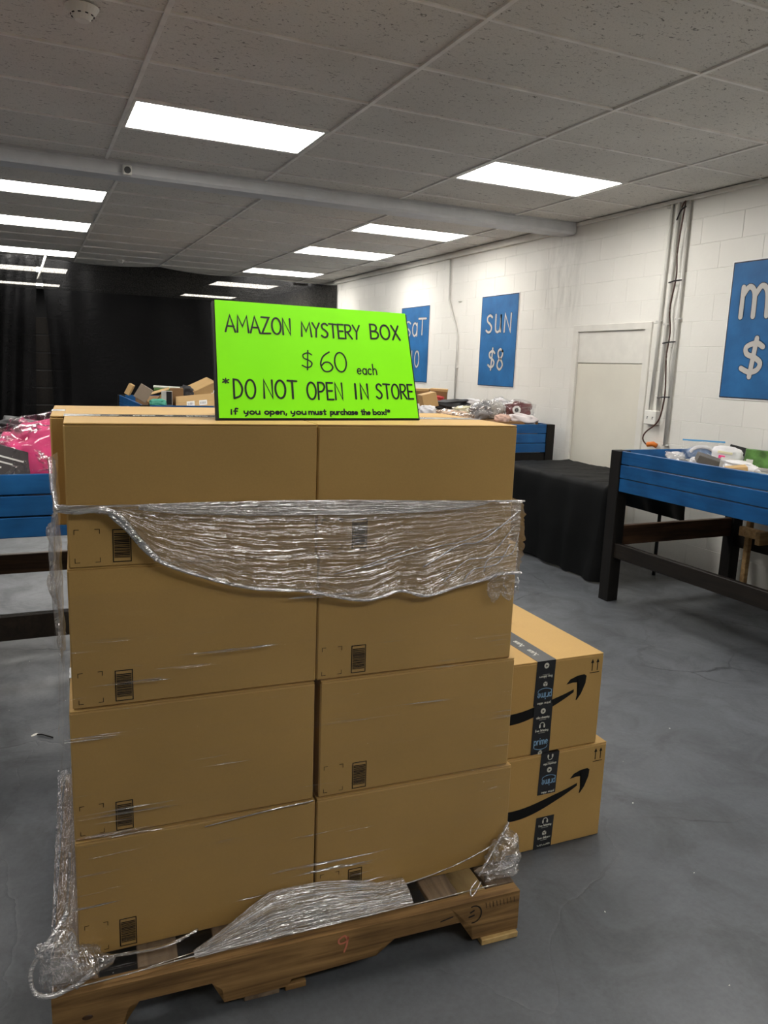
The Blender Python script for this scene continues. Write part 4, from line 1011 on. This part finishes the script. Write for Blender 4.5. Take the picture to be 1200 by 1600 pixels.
bag('cream_bag', 'pale yellow garment in a clear bag', (4.14, 6.98, 1.150), (.32, .22, .13), 'cream_fabric', 7, (0, -.15, Y2), group=gr, film=True)
bag('patterned_bag', 'bag with orange, white and brown print beside the green sign', (3.83, 6.68, 1.130), (.40, .2, .11), 'spotted_print', 9, (0, 0, Y2), group=gr, film=True)
bag('white_bag', 'white bag touching the right edge of the green sign', (3.62, 6.82, 1.150), (.17, .2, .13), 'soft_white', 10, (0, 0, Y2), group=gr)
bag('grey_bag', 'grey garment in a glossy bag, standing at a slant', (4.22, 6.78, 1.170), (.24, .18, .21), 'grey_fabric', 13, (0, -.5, Y2), group=gr, film=True)
bag('clear_bag', 'limp grey white bag left of the maroon plush', (4.43, 6.85, 1.170), (.22, .18, .21), 'light_grey_card', 15, (0, .3, Y2), group=gr, film=True)
bag('white_bag', 'white bag standing behind the maroon plush', (4.8, 7.3, 1.200), (.22, .2, .17), 'soft_white', 17, (0, .2, Y2), group=gr, film=True)
bag('white_bag', 'small white bag behind the black bag', (4.6, 7.6, 1.190), (.2, .2, .14), 'soft_white', 19, (0, .1, Y2), group=gr)
pt = empty('plush_toy', (4.60, 6.66, 1.19), label='maroon plush toy with one round white eye inside a clear bag', cat='toy', group=gr); pt.rotation_euler = (0, 0, Y2)
blob('body', 'plush_maroon', (.25, .17, .16), 21, .25, 2.5, .9, 4, pt)
for k, (r, m, yy) in enumerate(((.042, 'paper_white', -.098), (.022, 'black_plastic', -.107))):
    bm = bmesh.new(); bmesh.ops.create_cone(bm, cap_ends=True, segments=20, radius1=r, radius2=r * .9, depth=.012, matrix=Matrix.Translation((-.03, yy, .005)) @ Matrix.Rotation(PI / 2, 4, 'X')); done(bm, ('eye_white', 'pupil')[k], m, pt)
blob('plastic', 'poly_bag', (.32, .25, .22), 23, .2, 2.4, .8, 4, pt, uv=True)
bag('pink_plush', 'small peach plush at the front of the wall bin', (4.31, 6.52, 1.110), (.16, .14, .09), 'plush_pink', 25, (0, 0, Y2), 'toy', .15, group=gr, square=.85)
bag('white_plush', 'white speckled plush hanging over the rim of the wall bin', (4.56, 6.52, 1.105), (.28, .16, .11), 'plush_white', 27, (0, .12, Y2), 'toy', .15, group=gr, square=.85)
gcarton('parcel', 'large carton buried under the bags of the wall bin', (4.15, 7.4, .985), (1.1, 1.9, .2), 'brown_cardboard', (0, 0, 0), group=gr)

g5 = 'goods in the bin at the right edge'; Y1 = yaw(4.2, 3.7)
gcarton('storage_tray', 'pale tray lining under the goods of the right bin', (4.3, 2.95, .95), (1.1, 2.25, .12), 'light_grey_card', (0, 0, 0), 'tray', g5, 'plain')
bag('white_bag', 'crumpled white bag at the left end of the right bin heap', (4.12, 4.02, 1.03), (.14, .12, .08), 'soft_white', 31, (0, 0, Y1), group=g5, film=True)
zb = empty('zip_bag', (4.2, 3.86, 1.075), label='clear zip bag with blue closure holding a coiled slate blue item', cat='bag', group=g5); zb.rotation_euler = (-.12, 0, Y1)
bm = bmesh.new(); bmesh.ops.create_icosphere(bm, subdivisions=3, radius=1)
for v in bm.verts: v.co = Vector((v.co.x * .105, v.co.y * .03, v.co.z * .05))
done(bm, 'coil', 'slate_blue', zb, True)
bm = bmesh.new(); P_ = [Vector((.075 * math.cos(a), -.03 + .004 * math.sin(a * 3), .04 * math.sin(a))) for a in [PI * k / 14 for k in range(15)]]; bm_tube(bm, P_, .012, 8); done(bm, 'rolled_edge', 'soft_white', zb, True)
box('item_tag', 'paper_white', (-.02, .05, -.05, -.046, -.04, -.01), zb, 0)
grid('plastic', 'poly_bag', lambda s, v: Vector((-.135 + .27 * s, -.045 + .01 * N3(s * 5, v * 5), -.055 + .135 * v)), 24, 14, zb)
box('zip_closure', 'blue_plastic', (-.135, .135, -.048, -.042, .075, .086), zb, .001)
tube('black_ring', 'black_plastic', [Vector((.085 + .011 * math.cos(a), -.056, .03 + .011 * math.sin(a))) for a in [2 * PI * k / 14 for k in range(15)]], .004, zb, 6)
cp_ = bag('colourful_pack', 'glossy white pack with pink and yellow print beside the zip bag', (4.16, 3.62, 1.085), (.20, .07, .12), 'soft_white', 33, (0, .1, Y1), 'package', .08, None, g5)
for k, (m, bb) in enumerate((('pink_clothing', (-.05, -.01, -.02, .0)), ('cream_fabric', (-.06, .03, .012, .028)), ('teal_mailer', (.02, .06, -.03, -.012)))):
    bm = bmesh.new(); bm_box(bm, bb[0], bb[1], -.040, -.034, bb[2], bb[3], .002); done(bm, 'print_patch', m, cp_)
bag('white_bag', 'flat white bag under the colourful pack', (4.0, 3.62, 1.02), (.24, .12, .08), 'soft_white', 35, (0, .15, Y1), group=g5)
gcarton('black_tablet', 'thin black slab standing at a slant behind the packs', (4.35, 3.70, 1.09), (.12, .012, .10), 'black_plastic', (-.2, .2, Y1), 'case', g5, 'plain')
t_ = gcarton('green_box', 'green printed box standing at the right edge of the photo', (4.22, 3.42, 1.09), (.17, .07, .11), 'green_card', (0, .05, Y1), 'box', g5, 'plain')
bm = bmesh.new(); bm_box(bm, -.075, -.035, -.0365, -.0352, -.05, -.01, 0); done(bm, 'paper_label', 'paper_white', t_)
gcarton('grey_box', 'dark grey slab box lying across the front of the right bin heap', (3.93, 3.55, 1.065), (.16, .09, .055), 'dark_grey_card', (.2, .28, Y1 + .25), 'box', g5, 'plain')
gcarton('grey_box', 'light grey carton behind the dark grey slab box', (4.02, 3.44, 1.055), (.16, .12, .05), 'light_grey_card', (.1, .1, Y1), 'box', g5, 'plain')
gcarton('open_box', 'brown framed box leaning behind the green box', (4.4, 3.35, 1.12), (.2, .03, .12), 'tan_cardboard', (-.2, .15, Y1), 'box', g5, 'plain')
gcarton('tan_box', 'small tan box at the rim near the right edge of the photo', (3.86, 3.28, 1.04), (.12, .07, .05), 'tan_cardboard', (.1, -.15, Y1 + .2), 'box', g5)
bag('white_bag', 'limp white bag between the grey slab box and the right edge', (3.98, 3.36, 1.05), (.2, .12, .06), 'soft_white', 39, (0, .1, Y1), group=g5)

g6 = 'goods in the bin at the left edge'
bag('pink_bag', 'big glossy bag of bright pink clothing in the left bin', (.10, 3.95, 1.13), (.50, .55, .33), 'pink_clothing', 41, (0, -.22, 0), 'bag', .16, True, g6, .6)
bl_ = gcarton('black_mailer', 'slanted charcoal package with white stripes at the left edge', (-.175, 3.74, 1.095), (.34, .10, .20), 'charcoal_mailer', (-.25, .32, .1), 'package', g6, 'plain')
bm = bmesh.new()
for k in range(3): bm_box(bm, -.02, .13 - k * .04, -.0525, -.0505, .045 - k * .024, .052 - k * .024, 0)
done(bm, 'white_print', 'paper_white', bl_)
bag('dark_bag', 'flat black bag behind the pink bag', (-.02, 4.35, 1.20), (.34, .26, .10), 'dark_fabric', 44, (0, .05, 0), group=g6, film=None)
gcarton('storage_tray', 'low box under the pink bag in the left bin', (-.5, 4.2, .94), (1.6, 1.0, .10), 'grey_cardboard', (0, 0, 0), 'box', g6, 'plain')

# ------------------------------------------------------------------ small litter on the floor
lt = empty('floor_debris', (1.0, 1.5, 0), label='scattered white paint specks and dried drips on the grey floor', cat='debris', kind='stuff')
bm = bmesh.new(); rr = random.Random(11)
spots = [(2.33, 1.36, .004), (2.36, 1.35, .003), (2.42, 1.34, .0025), (2.49, 1.335, .0025), (2.52, 1.34, .002), (2.56, 1.33, .002), (2.0, 1.98, .0035), (2.6, 2.4, .003), (2.28, 3.1, .003), (2.1, 3.4, .003), (-.04, 3.33, .012), (1.5, 1.55, .0025), (1.62, 1.2, .002)]
for k in range(26): spots.append((rr.uniform(-1, 3.5), rr.uniform(1.2, 4.5), rr.uniform(.001, .0024)))
for x, y, r in spots:
    bmesh.ops.create_cone(bm, cap_ends=True, segments=7, radius1=r, radius2=r * .7, depth=.0012, matrix=Matrix.Translation((x - 1, y - 1.5, .0006)) @ Matrix.Rotation(rr.uniform(0, 3), 4, 'Z') @ Matrix.Diagonal((rr.uniform(1, 1.8), .7, 1, 1)))
done(bm, 'specks', 'dust_white', lt)
tube('twig_tie', 'black_plastic', [(0, 0, .004), (.02, -.01, .006), (.06, -.05, .004)], .003, empty('twig_tie', (-.03, 3.32, 0), label='short black twist tie lying on the floor at left', cat='litter'))
